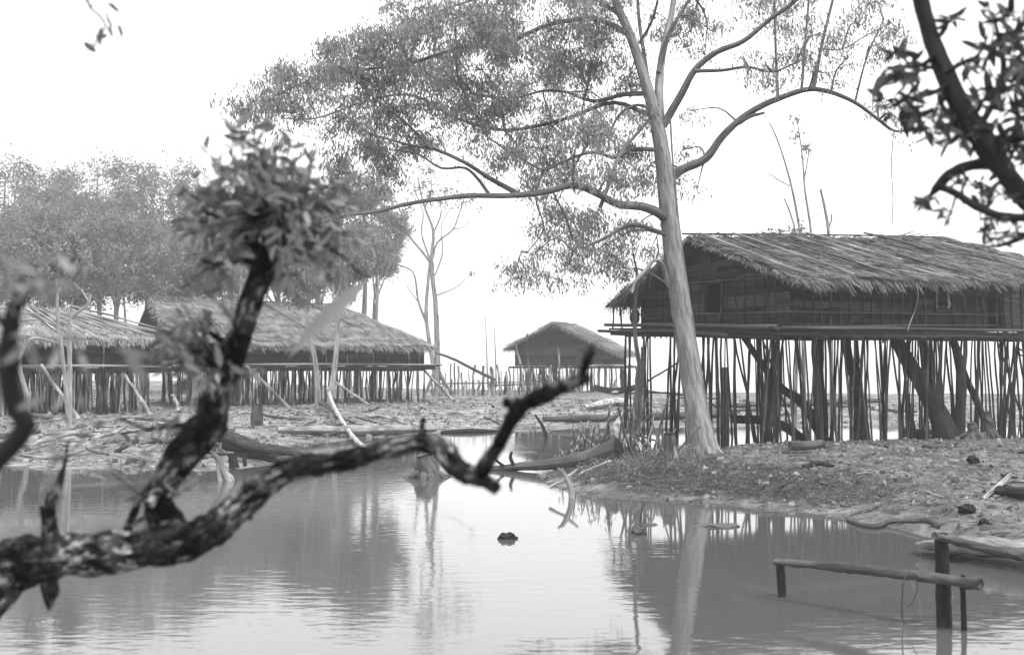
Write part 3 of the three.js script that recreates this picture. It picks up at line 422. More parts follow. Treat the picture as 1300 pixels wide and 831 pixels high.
  // crown: clumps of drooping narrow leaves on twigs off the limbs
  const blobs = [[325, 128, 36], [352, 108, 40], [392, 108, 46], [370, 145, 34], [432, 60, 34], [425, 95, 40], [460, 100, 46], [440, 150, 34], [475, 60, 42], [505, 55, 50], [500, 105, 46], [480, 150, 46], [520, 25, 40], [550, 40, 50], [560, 92, 50], [600, 30, 54], [610, 88, 54], [650, 55, 56], [665, 108, 54], [700, 38, 56], [722, 88, 50], [758, 30, 52], [752, 88, 42], [640, 148, 46], [592, 138, 46], [545, 138, 40], [522, 175, 40], [468, 190, 42], [430, 208, 34], [495, 215, 30], [700, 150, 44], [688, 190, 46], [742, 170, 42], [780, 140, 36], [800, 190, 36], [680, 228, 34], [722, 212, 36], [775, 230, 36], [700, 278, 38], [742, 288, 40], [682, 318, 34], [655, 345, 24], [722, 332, 36], [770, 312, 40], [802, 292, 30], [792, 340, 28], [815, 225, 26], [850, 30, 34], [885, 12, 26], [640, -10, 60], [720, -20, 60], [560, -5, 40], [790, -20, 50], [800, 95, 30], [815, 150, 22], [825, 320, 18], [640, 195, 30], [600, 180, 26],
    [905, 40, 24, .5], [895, 70, 18, .4], [1000, 20, 42, .8], [985, 75, 36, .6], [1032, 45, 36, .7], [1042, 92, 28, .5], [975, 105, 20, .5], [1090, 30, 34, .5], [1112, 70, 26, .5], [965, 8, 28, .7], [868, 190, 18, .4], [878, 140, 20, .4], [862, 235, 16, .5], [1105, 5, 34, .6], [1140, 40, 30, .5], [1125, 135, 22, .5], [1150, 160, 18, .5], [870, 60, 22, .5], [940, -20, 40, .8], [1020, -30, 50, .8], [885, 240, 12, .35], [1075, 75, 24, .4], [950, 90, 16, .4]];
  const leafA = [], leafB = [], twigs = [];
  for (const [x, y, r, dn = 1] of blobs) {
    const side = x > 850 ? 0.6 : -0.6 * Math.min(1, (850 - x) / 300), dd = D + side * 1.2 + gauss() * 2.6, c = at(x, y, dd), rm = r * dd / F;
    let best = limbPts[0], bd = 1e9; for (const p of limbPts) { const q = p.distanceTo(c); if (q < bd) { bd = q; best = p; } }
    const mid = V(0, 0, 0).lerpVectors(best, c, 0.5).add(V(gauss() * 0.15, 0.15 + rr(0, 0.2), gauss() * 0.15)); twigs.push(tube([best, mid, c], [0.035, 0.022, 0.01], { sides: 5, per: 3, cap: false }));
    const nsub = Math.round(5 + r / 5), subs = [];
    for (let s = 0; s < nsub; s++) { const v = V(gauss(), gauss() * 0.85, gauss() * 1.1).multiplyScalar(rm * 0.76).add(c); subs.push(v); twigs.push(tube([c, V(0, 0, 0).lerpVectors(c, v, 0.55).add(V(0, 0.08, 0)), v], [0.012, 0.008, 0.004], { sides: 3, per: 2, cap: false })); }
    const n = Math.round(r * r * 0.1 * dn);
    for (let i = 0; i < n; i++) { const s = subs[ri(nsub)], q = rm * 0.19; (R() < 0.5 ? leafA : leafB).push([s.x + gauss() * q, s.y + gauss() * q * 0.9, s.z + gauss() * q, rr(-0.35, 0.35), rr(0, 6.28), rr(-0.35, 0.35), rr(0.5, 1.3), rr(0.5, 1.7)]); }
  }
  partW(t, 'twig_growth', mergeGeometries(twigs), M.twig, 'stuff'); scatter(t, 'crown', hang, M.leafMain, leafA); scatter(t, 'crown', hang2, M.leafMain, leafB);
}
// ---------- trees behind the houses ----------
const clump = sprayGeo(10, 0.2, 0.09, 0.32, 0.4), clumpS = sprayGeo(7, 0.2, 0.1, 0.2, 0.5);
function farTree(label, px, topY, wpx, d, botY, o = {}) {
  const { base = px, mat = M.bark, group = 'hazy trees behind the houses', n = 950, tr = 0.22, geo = clump } = o, b = at(base, 500, d); b.y = Math.max(0, gy(b.x, b.z)) - 0.1;
  const t = thing('tree', label, 'tree', b, 0, group), c = at(px, (topY + botY) / 2, d), rx = wpx / 2 * d / F, ry = (botY - topY) / 2 * d / F;
  const fork = V(lerp(b.x, c.x, 0.4) + gauss() * 0.4, lerp(b.y, c.y - ry, 0.75), b.z + gauss() * 0.4);
  partW(t, 'trunk', tube([b, V(lerp(b.x, fork.x, 0.5) + gauss() * 0.25, lerp(b.y, fork.y, 0.5), b.z), fork, V(c.x, c.y, c.z), V(c.x + gauss() * 0.5, c.y + ry * 0.7, c.z)], [tr * 1.3, tr, tr * 0.85, tr * 0.5, tr * 0.15], { sides: 8, rough: 0.08 }), mat);
  const subs = [], nl = 5 + ri(3);
  for (let i = 0; i < nl; i++) { const a = i / nl * 6.28 + R(), e = V(c.x + Math.cos(a) * rx * rr(0.5, 0.85), c.y + ry * rr(-0.5, 0.8), c.z + Math.sin(a) * rx * rr(0.4, 0.8)), s = V(0, 0, 0).lerpVectors(fork, c, rr(0, 0.6)); partW(t, 'limb', tube([s, V(0, 0, 0).lerpVectors(s, e, 0.5).add(V(gauss() * 0.3, -0.1 + rr(-0.3, 0.3), gauss() * 0.3)), e], [tr * 0.5, tr * 0.35, tr * 0.1], { sides: 6, rough: 0.08 }), mat); subs.push(e); }
  for (let i = 0; i < 26; i++) { const a = R() * 6.28, e = rr(-1.25, 1), q = Math.sqrt(Math.max(0.15, 1 - e * e)) * rr(0.3, 1.25); subs.push(V(c.x + Math.cos(a) * rx * q, c.y + e * ry * rr(0.6, 1), c.z + Math.sin(a) * rx * q)); }
  const list = []; for (let i = 0; i < n; i++) { const s = subs[ri(subs.length)], q = Math.min(rx, ry) * (i % 3 ? 0.22 : 0.4); list.push([s.x + gauss() * q, s.y + gauss() * q * 0.8, s.z + gauss() * q, rr(-0.7, 0.7), rr(0, 6.28), rr(-0.7, 0.7), rr(0.6, 1.3), rr(0.6, 1.5)]); }
  scatter(t, 'crown', geo, M.leafMain, list); return t;
}
for (const [px, ty, w, d, by] of [[5, 196, 160, 90, 350], [122, 194, 130, 94, 340], [180, 206, 130, 88, 345], [228, 208, 120, 96, 350], [-60, 205, 150, 86, 350], [60, 205, 120, 98, 340], [318, 245, 100, 98, 345]])
  farTree('tall hazy tree in the back row of the wood behind the left houses', px, ty, w, d, by, { base: px + rr(-15, 15), n: 1500, group: 'back row of the hazy wood' });
for (const [px, ty, w, d, by] of [[70, 228, 140, 82, 380], [272, 238, 110, 86, 372], [28, 258, 150, 74, 392], [150, 262, 150, 76, 392], [238, 275, 120, 80, 388], [350, 280, 100, 92, 372], [100, 300, 130, 84, 395], [205, 300, 130, 90, 388], [-30, 280, 130, 80, 392], [295, 298, 80, 90, 372], [375, 250, 90, 97, 372], [432, 228, 80, 96, 365], [488, 262, 56, 94, 345]])
  farTree('hazy leafy tree with a low crown standing close behind the left roofs', px, ty, w, d, by, { base: px + rr(-15, 15), n: 1700, group: 'hazy trees close behind the left roofs' });
farTree('hazy tree with a drooping crown rising behind the middle of the long house', 402, 240, 90, 84, 372, { group: null, n: 1200 });
farTree('hazy pale tree with upright limbs rising behind the hip end of the long house', 462, 215, 80, 86, 355, { group: null, n: 1000, base: 455 });
farTree('pale slender tree with loose hanging foliage in front of the long house, trunk leaning', 385, 300, 80, 55, 375, { base: 404, group: null, mat: M.paleTrunk, n: 420, tr: 0.12, geo: clumpS });
farTree('pale slender tree in front of the long house with its trunk bending the other way', 452, 275, 70, 54, 365, { base: 416, group: null, mat: M.paleTrunk, n: 380, tr: 0.12, geo: clumpS });
farTree('small dark leaved tree standing before the roof with pale poles', 75, 290, 90, 40, 345, { base: 88, group: null, n: 240, tr: 0.07, geo: clumpS, mat: M.paleTrunk });

function bareTree(name, label, d, lines, o = {}) {
  const b = o.base ? at(...o.base, d) : at(lines[0][0][0][0], lines[0][0][0][1], d); b.y = gy(b.x, b.z) - 0.08; const t = thing(name, label, 'tree', b, 0, o.group);
  lines.forEach(([pts, r0, r1], i) => { const q = pts.map(p => at(p[0], p[1], d + (p[2] || 0))); if (i === 0) q[0].copy(b); partW(t, i ? 'limb' : 'trunk', tube(q, q.map((_, j) => lerp(r0, r1, j / (q.length - 1)) * (o.thin || 1) * d / F), { sides: 7, rough: 0.1 }), o.mat || M.bark); });
  if (o.leaves) { const list = []; for (const [x, y, r, n] of o.leaves) { const c = at(x, y, d), m = r * d / F; for (let i = 0; i < n; i++) list.push([c.x + gauss() * m, c.y + gauss() * m, c.z + gauss() * m, rr(-0.5, 0.5), rr(0, 6.28), rr(-0.5, 0.5), rr(0.6, 1.2), rr(0.7, 1.4)]); } scatter(t, 'crown', o.geo || clumpS, M.leafMain, list); }
  return t;
}
bareTree('tree', 'slim nearly bare tree with forked stems at the hip end of the long house', 76, [
  [[[555, 495], [555, 449], [553, 389], [549, 350], [548, 321], [550, 294], [538, 260], [530, 225]], 7, 1.5], [[[553, 480], [546, 440], [541, 400], [543, 362], [546, 330]], 5, 3], [[[548, 335], [535, 318], [521, 301], [511, 274], [500, 250]], 3.5, 1.2], [[[541, 409], [531, 382], [524, 345], [504, 335], [495, 330]], 3, 1], [[[553, 375], [578, 365], [598, 348]], 1.6, 0.8], [[[549, 328], [555, 308], [575, 291], [582, 274], [590, 250]], 2.6, 1], [[[550, 296], [560, 270], [556, 245]], 2, 1], [[[540, 262], [548, 240], [545, 215]], 1.6, 0.8], [[[546, 330], [535, 295], [537, 270], [525, 240]], 2.2, 1], [[[552, 350], [562, 320], [560, 290], [572, 262]], 2, 0.9], [[[521, 301], [505, 295], [492, 282]], 1.6, 0.8], [[[575, 291], [588, 288], [600, 275]], 1.4, 0.7], [[[530, 382], [518, 365], [512, 350]], 1.4, 0.7], [[[556, 470], [566, 488], [576, 500]], 5, 3], [[[552, 470], [545, 488], [540, 500]], 4, 3]],
  { thin: 0.6, leaves: [[535, 240, 20, 50], [505, 255, 16, 30], [560, 245, 20, 50], [590, 250, 16, 30], [500, 330, 8, 12], [515, 285, 12, 18], [545, 210, 18, 40], [598, 345, 6, 6]] });
// bare saplings behind the high house
bareTree('sapling', 'bare leaning sapling rising behind the ridge of the high house', 50, [[[[1022, 540], [1019, 400], [1016, 300], [1008, 250], [998, 210], [985, 172], [977, 155]], 2.4, 0.8], [[[1003, 236], [988, 228], [976, 220]], 1, 0.6]]);
bareTree('sapling', 'thin sapling with sparse leaves behind the ridge of the high house', 51, [[[[1036, 540], [1034, 400], [1030, 295], [1022, 240], [1019, 200], [1012, 150]], 2.4, 0.7], [[[1021, 230], [1026, 200], [1028, 180]], 1, 0.6]], { leaves: [[1013, 148, 6, 6], [1022, 190, 8, 7], [1012, 170, 6, 4]] });
bareTree('sapling', 'short broken sapling stem behind the ridge of the high house', 49, [[[[1056, 540], [1055, 400], [1052, 295], [1047, 262], [1042, 240]], 2.6, 1.6], [[[1052, 290], [1056, 278], [1056, 272]], 1.4, 1]]);
bareTree('sapling', 'low twiggy sapling end behind the gable end of the high house', 49, [[[[1010, 540], [1012, 400], [1010, 296], [1004, 272], [996, 252]], 2, 0.9]], { leaves: [[1010, 290, 9, 8], [985, 292, 8, 6]] });

for (const [px, ty, d] of [[160, 262, 84], [210, 262, 86], [300, 330, 78], [335, 320, 80], [425, 300, 80], [478, 300, 80]])
  bareTree('slim_tree', 'slim pale bare stemmed tree standing before the hazy wood', d, [[[[px, 500], [px + rr(-4, 4), 420], [px + rr(-8, 8), 370], [px + rr(-10, 10), lerp(370, ty, 0.5)], [px + rr(-14, 14), ty]], 2.1, 0.7], [[[px + rr(-3, 3), 385], [px + rr(8, 16), lerp(370, ty, 0.4)], [px + rr(14, 26), ty + 20]], 1.4, 0.6], [[[px + rr(-3, 3), 375], [px - rr(8, 16), lerp(370, ty, 0.5)], [px - rr(14, 24), ty + 10]], 1.2, 0.5]], { mat: M.paleTrunk, group: 'slim pale trees before the wood', leaves: [[px, ty, 16, 60], [px + 20, ty + 20, 14, 40], [px - 18, ty + 12, 14, 40]] });
// ---------- foreground: mossy tree leaning over the water, branches at the frame's edges ----------
const nearLeaf = [leafGeo(0.085, 0.03), leafGeo(0.07, 0.026, 0.5), leafGeo(0.1, 0.034, 0.1)];
function leaves(t, list, mats, most = 300) { // list of [Vector3, scale, direction?]; 300 are parts, the rest one mass
  const q = new THREE.Quaternion(), q2 = new THREE.Quaternion(), mk = ([p, s, dir]) => { if (dir) { q.setFromUnitVectors(V(0, -1, 0), dir); q2.setFromAxisAngle(V(0, 1, 0), rr(0, 6.28)); q.multiply(q2); _e.setFromQuaternion(q, 'YXZ'); } else _e.set(rr(-1.2, 1.2), rr(0, 6.28), rr(-1.3, 1.3), 'YXZ'); return [p.x, p.y, p.z, _e.x, _e.y, _e.z, s * rr(0.6, 1.3)]; };
  for (let i = list.length - 1; i > 0; i--) { const j = ri(i + 1); [list[i], list[j]] = [list[j], list[i]]; }
  list.slice(0, most).forEach(l => { const q = mk(l), m = shadow(new THREE.Mesh(nearLeaf[ri(3)], mats[ri(mats.length)])); m.name = 'leaf'; m.position.set(q[0] - t.position.x, q[1] - t.position.y, q[2] - t.position.z); m.rotation.set(q[3], q[4], q[5], 'YXZ'); m.scale.setScalar(q[6]); t.add(m); });
  if (list.length > most) scatter(t, 'leaf_mass', nearLeaf[0], mats[0], list.slice(most).map(l => [...mk(l), rr(0.7, 1.8)]));
}
function sprig(list, twigs, a, b, n, s, r = 0.004) { // a thin twig from a to b with leaves set along its outer part
  const d = V(0, 0, 0).subVectors(b, a), L = d.length(), mid = V(0, 0, 0).lerpVectors(a, b, 0.5).add(V(gauss(), gauss() + 0.3, gauss()).multiplyScalar(L * 0.08)); d.normalize();
  twigs.push(tube([a, mid, b], [r, r * 0.7, r * 0.4], { sides: 4, per: 3, cap: false }));
  for (let i = 0; i < n; i++) { const t = 1 - Math.pow(R(), 1.3) * 0.65, p = t < 0.5 ? V(0, 0, 0).lerpVectors(a, mid, t * 2) : V(0, 0, 0).lerpVectors(mid, b, t * 2 - 1), o = V(gauss(), gauss() - 0.25, gauss()).normalize().multiplyScalar(1.1).addScaledVector(d, 0.75).normalize(); list.push([p, s, o]); }
}
function branchPart(t, name, pts, r, d0, d1, mat, o = {}) { const n = pts.length, q = pts.map((p, i) => at(p[0], p[1], lerp(d0, d1, i / (n - 1)))); partW(t, name, tube(q, r.map((a, i) => a * lerp(d0, d1, i / (r.length - 1)) / F), { sides: 14, per: 6, rough: 0.13, ...o }), mat); return q; }
{
  const root = at(-330, 460, 5.6); root.y = gy(root.x, root.z) - 0.1;
  const t = thing('leaning_tree', 'mossy tree leaning over the water with a leafy stem and a broken crooked arm', 'tree', root);
  partW(t, 'trunk', tube([root, V(root.x + 0.1, 0.6, root.z + 0.05), V(root.x + 0.35, 1.1, root.z + 0.1), at(-80, 768, 5.1)], [0.26, 0.2, 0.17, 0.145], { sides: 14, per: 6, rough: 0.12 }), M.lichen);
  const main = branchPart(t, 'limb', [[-80, 768], [-25, 738], [20, 714], [60, 708], [110, 705], [160, 700], [210, 692], [255, 680], [290, 655], [320, 630], [350, 605], [380, 592], [420, 588], [460, 578], [500, 568], [540, 563], [562, 570], [575, 590], [595, 602], [615, 606]], [42, 37, 32, 28, 26, 25, 25, 23, 20, 17, 15, 15, 13.5, 12.5, 12.5, 14, 15, 14, 13, 11], 5.1, 4.3, M.lichen, { rough: 0.2 });
  branchPart(t, 'limb', [[-30, 800], [-12, 770], [8, 742], [30, 718]], [14, 18, 22, 22], 4.9, 5.0, M.lichen);
  branchPart(t, 'broken_stub', [[596, 600], [616, 610], [631, 621]], [10, 9, 8], 4.3, 4.25, M.lichenDark); branchPart(t, 'broken_arm', [[606, 608], [618, 588], [632, 566], [645, 540], [658, 520], [672, 510], [695, 499], [720, 488], [745, 479]], [11, 10, 9, 9, 10, 10, 11, 10, 8], 4.3, 3.7, M.lichenDark, { rough: 0.2 });
  branchPart(t, 'broken_stub', [[668, 513], [652, 514], [640, 510]], [8, 9, 6], 3.98, 3.95, M.lichenDark, { rough: 0.3 }); branchPart(t, 'broken_stub', [[737, 482], [742, 466], [749, 448], [752, 440]], [6, 6, 6, 4], 3.72, 3.6, M.lichenDark, { rough: 0.25 });
  branchPart(t, 'broken_stub', [[540, 556], [536, 545], [538, 530]], [5, 4, 3], 4.45, 4.45, M.lichenDark); branchPart(t, 'broken_stub', [[62, 735], [63, 752], [62, 774]], [12, 11, 2], 5, 5, M.lichenDark, { rough: 0.25 });
  branchPart(t, 'stem', [[222, 690], [208, 660], [200, 630], [214, 602], [240, 570], [262, 540], [274, 510], [285, 480], [300, 440], [313, 400], [324, 365], [338, 330], [350, 295], [358, 250]], [27, 21, 18, 19, 22, 22, 18, 17, 15.5, 15, 15, 17, 10, 4], 4.95, 5.2, M.lichenDark, { rough: 0.22 });
  branchPart(t, 'twig', [[64, 682], [62, 660], [66, 636], [78, 605], [86, 560]], [11, 9, 6, 3, 1.5], 5, 4.9, M.lichenDark); branchPart(t, 'twig', [[62, 665], [58, 645], [62, 625]], [5, 3, 2], 5, 5, M.lichenDark); branchPart(t, 'twig', [[60, 670], [54, 655], [52, 642]], [4, 3, 2], 5, 5, M.lichenDark);
  branchPart(t, 'twig', [[160, 676], [168, 655], [178, 632], [195, 610]], [6, 5, 4, 3], 4.95, 5, M.lichenDark); branchPart(t, 'twig', [[165, 668], [180, 658], [200, 648]], [3, 3, 2], 4.95, 5, M.lichenDark); branchPart(t, 'twig', [[188, 640], [200, 622], [218, 610]], [7, 7, 6], 4.9, 5, M.lichen);
  for (const [p, r] of [[[[338, 332], [315, 305], [285, 280], [258, 268]], [7, 5, 4, 2]], [[[342, 320], [340, 280], [330, 235], [322, 205]], [7, 6, 4, 2]], [[[345, 318], [365, 285], [392, 255], [415, 235]], [7, 5, 4, 2]], [[[335, 340], [305, 330], [275, 335], [255, 330]], [5, 4, 3, 2]], [[[350, 310], [385, 300], [410, 300]], [5, 4, 2]], [[[352, 290], [368, 240], [375, 200]], [5, 4, 2]], [[[286, 470], [262, 455], [240, 440], [215, 430]], [6, 5, 4, 2]], [[[300, 440], [270, 425], [250, 405]], [5, 4, 2]], [[[320, 240], [300, 215], [292, 190]], [3, 2, 1.5]], [[[255, 545], [225, 540], [190, 545], [150, 530]], [4, 3, 2, 1.5]], [[[350, 310], [390, 305], [430, 322], [455, 345]], [4, 3, 2, 1.5]]])
    branchPart(t, 'twig', p, r, 5.15, 5.15 + rr(-0.35, 0.35), M.lichenDark, { sides: 7, per: 4 });
  const list = [], twigs = [], put = (x, y, rx, ry, n, d, s = 1) => { for (let i = 0; i < n; i++) list.push([at(x + rr(-rx, rx), y + rr(-ry, ry), d + gauss() * 0.3), s]); };
  const tips = [[250, 258], [262, 225], [286, 198], [298, 172], [330, 182], [352, 190], [385, 197], [415, 212], [428, 240], [440, 270], [443, 300], [418, 330], [395, 345], [365, 342], [285, 345], [260, 332], [248, 302], [310, 230], [340, 220], [370, 240], [300, 270], [330, 260], [365, 275], [395, 265], [280, 290], [315, 300], [350, 305], [385, 300], [270, 270], [400, 235], [350, 240], [322, 205], [370, 215], [300, 245], [280, 240]], roots = [[338, 325], [330, 295], [352, 295], [345, 270], [322, 280], [362, 280]];
  for (const [x, y] of tips) for (let k = 0; k < 3; k++) { const ro = roots[ri(6)], d = 5.15 + gauss() * 0.5; sprig(list, twigs, at(ro[0], ro[1], 5.16), at(340 + (x - 340) * 1.1 + gauss() * 22, 285 + (y - 285) * 1.08 + gauss() * 18, d), 9 + ri(6), 1.05); }
  for (const [x, y] of [[198, 425], [215, 400], [240, 393], [262, 405], [203, 455], [225, 472], [250, 485], [235, 440], [215, 440], [265, 440], [245, 460], [225, 420]]) for (let k = 0; k < 2; k++) sprig(list, twigs, at(286, 468, 5.05), at(x + gauss() * 10, y + gauss() * 10, 4.95 + gauss() * 0.35), 8 + ri(4), 1.0);
  for (const [a, b] of [[[300, 440], [262, 372]], [[262, 540], [180, 545]], [[240, 570], [130, 560]], [[205, 640], [140, 600]], [[275, 510], [215, 520]], [[280, 490], [330, 470]], [[215, 600], [160, 580]], [[70, 610], [120, 540]], [[200, 640], [255, 610]]]) sprig(list, twigs, at(...a, 5), at(...b, 4.8), 9, 0.85);
  put(120, 580, 90, 60, 8, 4.4, 0.8); put(90, 500, 60, 40, 5, 4.2, 0.8);
  partW(t, 'twig_growth', mergeGeometries(twigs), M.lichenDark, 'stuff');
  leaves(t, list, M.leafNear);
  { // one long hanging leaf
    const a = at(470, 352, 4.6), b = at(366, 452, 4.35), L = a.distanceTo(b), g = leafGeo(L, 0.075, 0.6), d = V(0, 0, 0).subVectors(b, a).normalize(), m = shadow(new THREE.Mesh(g, M.leafNear[1])); m.quaternion.setFromUnitVectors(V(0, -1, 0), d); m.position.copy(a).sub(t.position); m.name = 'long_leaf'; t.add(m); }
  branchPart(t, 'twig', [[455, 345], [463, 349], [470, 352]], [1.5, 1.5, 1.5], 5.1, 4.6, M.lichenDark, { sides: 6 });
}
{ // dark bare limb at the left edge
  const root = at(-260, 460, 3.2); root.y = gy(root.x, root.z) - 0.1;
  const t = thing('leafy_limb', 'dark bent limb with blurred leaves at the edge of the water before the left house', 'tree', root);
  partW(t, 'trunk', tube([root, V(root.x + 0.02, 1.0, root.z + 0.05), V(root.x + 0.12, 1.8, root.z + 0.1), at(-70, 625, 3)], [0.12, 0.1, 0.07, 0.035], { sides: 12 }), M.lichenDark);
  branchPart(t, 'limb', [[-70, 625], [-20, 598], [8, 572], [30, 540], [22, 520], [12, 490], [10, 450], [14, 410], [20, 378], [26, 350]], [16, 13, 13, 12, 13, 12, 11, 10, 8, 4], 3, 3, M.darkBark);
  branchPart(t, 'twig', [[30, 542], [38, 540], [44, 536]], [10, 7, 3], 3, 3, M.darkBark); branchPart(t, 'twig', [[15, 405], [35, 375], [60, 350]], [4, 3, 2], 3, 2.9, M.darkBark); branchPart(t, 'twig', [[12, 470], [40, 450], [75, 440]], [3, 2.4, 1.5], 3, 2.8, M.darkBark); branchPart(t, 'twig', [[15, 430], [-10, 390], [-30, 360]], [4, 3, 2], 3, 3, M.darkBark);
  const list = []; for (const [x, y, rx, ry, n] of [[30, 360, 36, 26, 18], [75, 345, 26, 22, 9], [5, 330, 24, 26, 9], [80, 440, 30, 25, 5], [90, 500, 50, 50, 6], [60, 560, 40, 30, 5], [30, 420, 22, 26, 6], [130, 420, 30, 30, 3]]) for (let i = 0; i < n; i++) list.push([at(x + rr(-rx, rx), y + rr(-ry, ry), 2.7 + gauss() * 0.25), 0.75]);
  leaves(t, list, [M.leafNear[1], M.leafNear[2]]);
}
{ // dark overhanging branch at the top right
  const root = at(1560, 460, 5.9); root.y = gy(root.x, root.z) - 0.1;
  const t = thing('overhanging_tree', 'dark tree branch with glossy leaves hanging above the high house roof', 'tree', root);
  partW(t, 'trunk', tube([root, V(root.x - 0.05, 1.2, root.z), V(root.x + 0.05, 2.6, root.z + 0.05), V(root.x - 0.3, 4.6, root.z), at(1330, -260, 5.8)], [0.17, 0.15, 0.13, 0.1, 0.06], { sides: 12 }), M.logDark);
  branchPart(t, 'limb', [[1330, -260], [1230, -150], [1165, -50], [1172, 10], [1188, 62], [1206, 105], [1225, 143], [1250, 180], [1275, 216], [1300, 248], [1340, 290]], [15, 13, 10, 10, 11, 12, 13, 15, 14, 13, 10], 5.8, 5.4, M.logDark, { rough: 0.16 });
  for (const [p, r] of [[[[1268, 205], [1248, 208], [1225, 212], [1205, 222], [1190, 238], [1180, 250]], [9, 8, 7, 7, 6, 2]], [[[1192, 236], [1215, 246], [1240, 262], [1270, 274], [1310, 276]], [5, 5, 5, 6, 6]], [[[1250, 180], [1275, 178], [1310, 172]], [7, 7, 6]], [[[1335, 280], [1300, 300], [1272, 311], [1255, 313]], [5, 4, 3, 2]], [[[1190, 70], [1165, 85], [1140, 84], [1122, 90]], [4, 3, 2.5, 1.5]], [[[1205, 108], [1180, 120], [1150, 125], [1130, 135]], [4, 3, 2.5, 1.5]], [[[1228, 146], [1215, 160], [1200, 165]], [4, 3, 2]], [[[1240, 165], [1262, 130], [1275, 90], [1268, 45], [1260, 15]], [5, 4, 4, 3, 2]], [[[1275, 95], [1295, 70], [1310, 60]], [3, 2.5, 2]], [[[1200, 92], [1225, 78], [1242, 70], [1255, 45]], [4, 3, 2.5, 1.5]], [[[1285, 178], [1292, 150], [1290, 120]], [4, 3, 2]], [[[1225, 258], [1222, 240], [1230, 225]], [3, 2, 2]], [[[1215, 245], [1210, 262], [1205, 275]], [2, 1.6, 1]]])
    branchPart(t, 'twig', p, r, 5.55, 5.55 + rr(-0.3, 0.3), M.logDark, { sides: 7, per: 4 });
  const list = [], twigs = []; for (const [x, y, rx, ry, n, s] of [[1145, 82, 24, 14, 15, .9], [1138, 128, 22, 18, 14, .9], [1165, 105, 24, 20, 15, .9], [1190, 152, 22, 22, 14, .9], [1215, 165, 16, 16, 10, .9], [1240, 72, 26, 20, 12, .8], [1262, 35, 24, 26, 14, .8], [1282, 62, 22, 24, 14, .85], [1272, 128, 28, 30, 26, .9], [1292, 165, 18, 26, 14, .9], [1255, 170, 24, 16, 10, .8], [1285, 95, 18, 18, 10, .9], [1240, 232, 26, 16, 12, .6], [1270, 240, 26, 20, 12, .6], [1178, 245, 12, 8, 8, .7], [1210, 266, 14, 12, 6, .6], [1245, 275, 26, 14, 8, .6], [1285, 210, 18, 16, 8, .8], [1290, 20, 16, 20, 8, .8], [1255, 300, 8, 10, 3, .8], [1225, 20, 20, 16, 4, .7], [1280, 290, 16, 10, 5, .7]]) { const c = at(x, y + ry * 0.3, 5.55), m = Math.max(2, Math.round(n / 2.8)); for (let k = 0; k < m; k++) { const an = rr(0, 6.28); sprig(list, twigs, c, at(x + Math.cos(an) * rx * 1.1, y + Math.sin(an) * ry * 1.1, 5.55 + gauss() * 0.3), 7 + ri(4), s * 1.3, 0.005); } }
  partW(t, 'twig_growth', mergeGeometries(twigs), M.logDark, 'stuff');
  leaves(t, list, M.leafDark);
}
{ // small sprig at the top left
  const a = at(70, -120, 5), t = thing('hanging_sprig', 'thin leafy sprig hanging into the pale sky above the left wood', 'branch', a);
  const q = [[70, -120], [95, -60], [108, -10], [114, 9], [128, 22], [133, 34], [124, 48], [112, 62]]; branchPart(t, 'twig', q, [3, 3, 2.4, 2, 2, 1.6, 1.2, 0.8], 5, 5, M.twig, { sides: 6, per: 4 });
  const list = []; for (const [x, y] of [[127, 16], [133, 18], [128, 32], [136, 31], [148, 29], [137, 43], [128, 50], [120, 42], [110, 66], [136, 2], [142, 4], [118, 4], [116, -6], [130, -8], [104, 52]]) list.push([at(x, y, 5 + gauss() * 0.08), 0.95]);
  leaves(t, list, [M.leafDark[2], M.leafNear[0]]);
}
// ---------- rail of poles standing in the water, slab, sticks ----------
{
  const w0 = at(1198, 795, 11.64), b = V(w0.x, 0, w0.z), t = thing('pole_rail', 'rough rail of poles lashed to posts standing in the water', 'rail', b), L = p => p.clone().sub(b), foot = (px, py) => { const p = onPlane(px, py, 0); p.y = -0.4; return p; };
  const f1 = foot(993, 757), f2 = foot(1199, 795), f3 = foot(1223, 800), top = (f, py) => { const d = -f.z; return at(0, py, d).y; };
  const post = (f, px, py, r) => { const d = -f.z, e = at(px, py, d); partW(t, 'post', tube([f, V(lerp(f.x, e.x, 0.5) + 0.01, lerp(f.y, e.y, 0.5), f.z), e], [r, r * 1.04, r * 0.95], { sides: 12, per: 9, rough: 0.16 }), M.logDark); return e; };
  post(f1, 991, 712, 0.048); post(f2, 1195, 677, 0.068); post(f3, 1222, 730, 0.026);
  partW(t, 'rail', tube([at(983, 713, 13.05), at(1060, 719, 12.6), at(1150, 729, 11.95), at(1246, 742, 11.35)], [0.034, 0.05, 0.052, 0.055], { sides: 14, per: 14, rough: 0.22 }), M.log);
  partW(t, 'rail', tube([at(1187, 680, 11.6), at(1220, 688, 11.8), at(1270, 700, 12), at(1330, 714, 12.2)], [0.04, 0.045, 0.045, 0.045], { sides: 12, per: 12, rough: 0.2 }), M.log);
  partW(t, 'hanging_vine', tube([at(1155, 725, 11.85), at(1149, 735, 11.85), at(1146, 760, 11.85), at(1148, 790, 11.85), onPlane(1148, 790, -0.05).setZ(-11.85)], [0.008, 0.008, 0.006], { sides: 5 }), M.pole); partW(t, 'hanging_vine', tube([at(1160, 726, 11.8), at(1165, 745, 11.8), at(1158, 765, 11.82), at(1152, 770, 11.84)], [0.006, 0.006, 0.004], { sides: 5 }), M.pole);
}
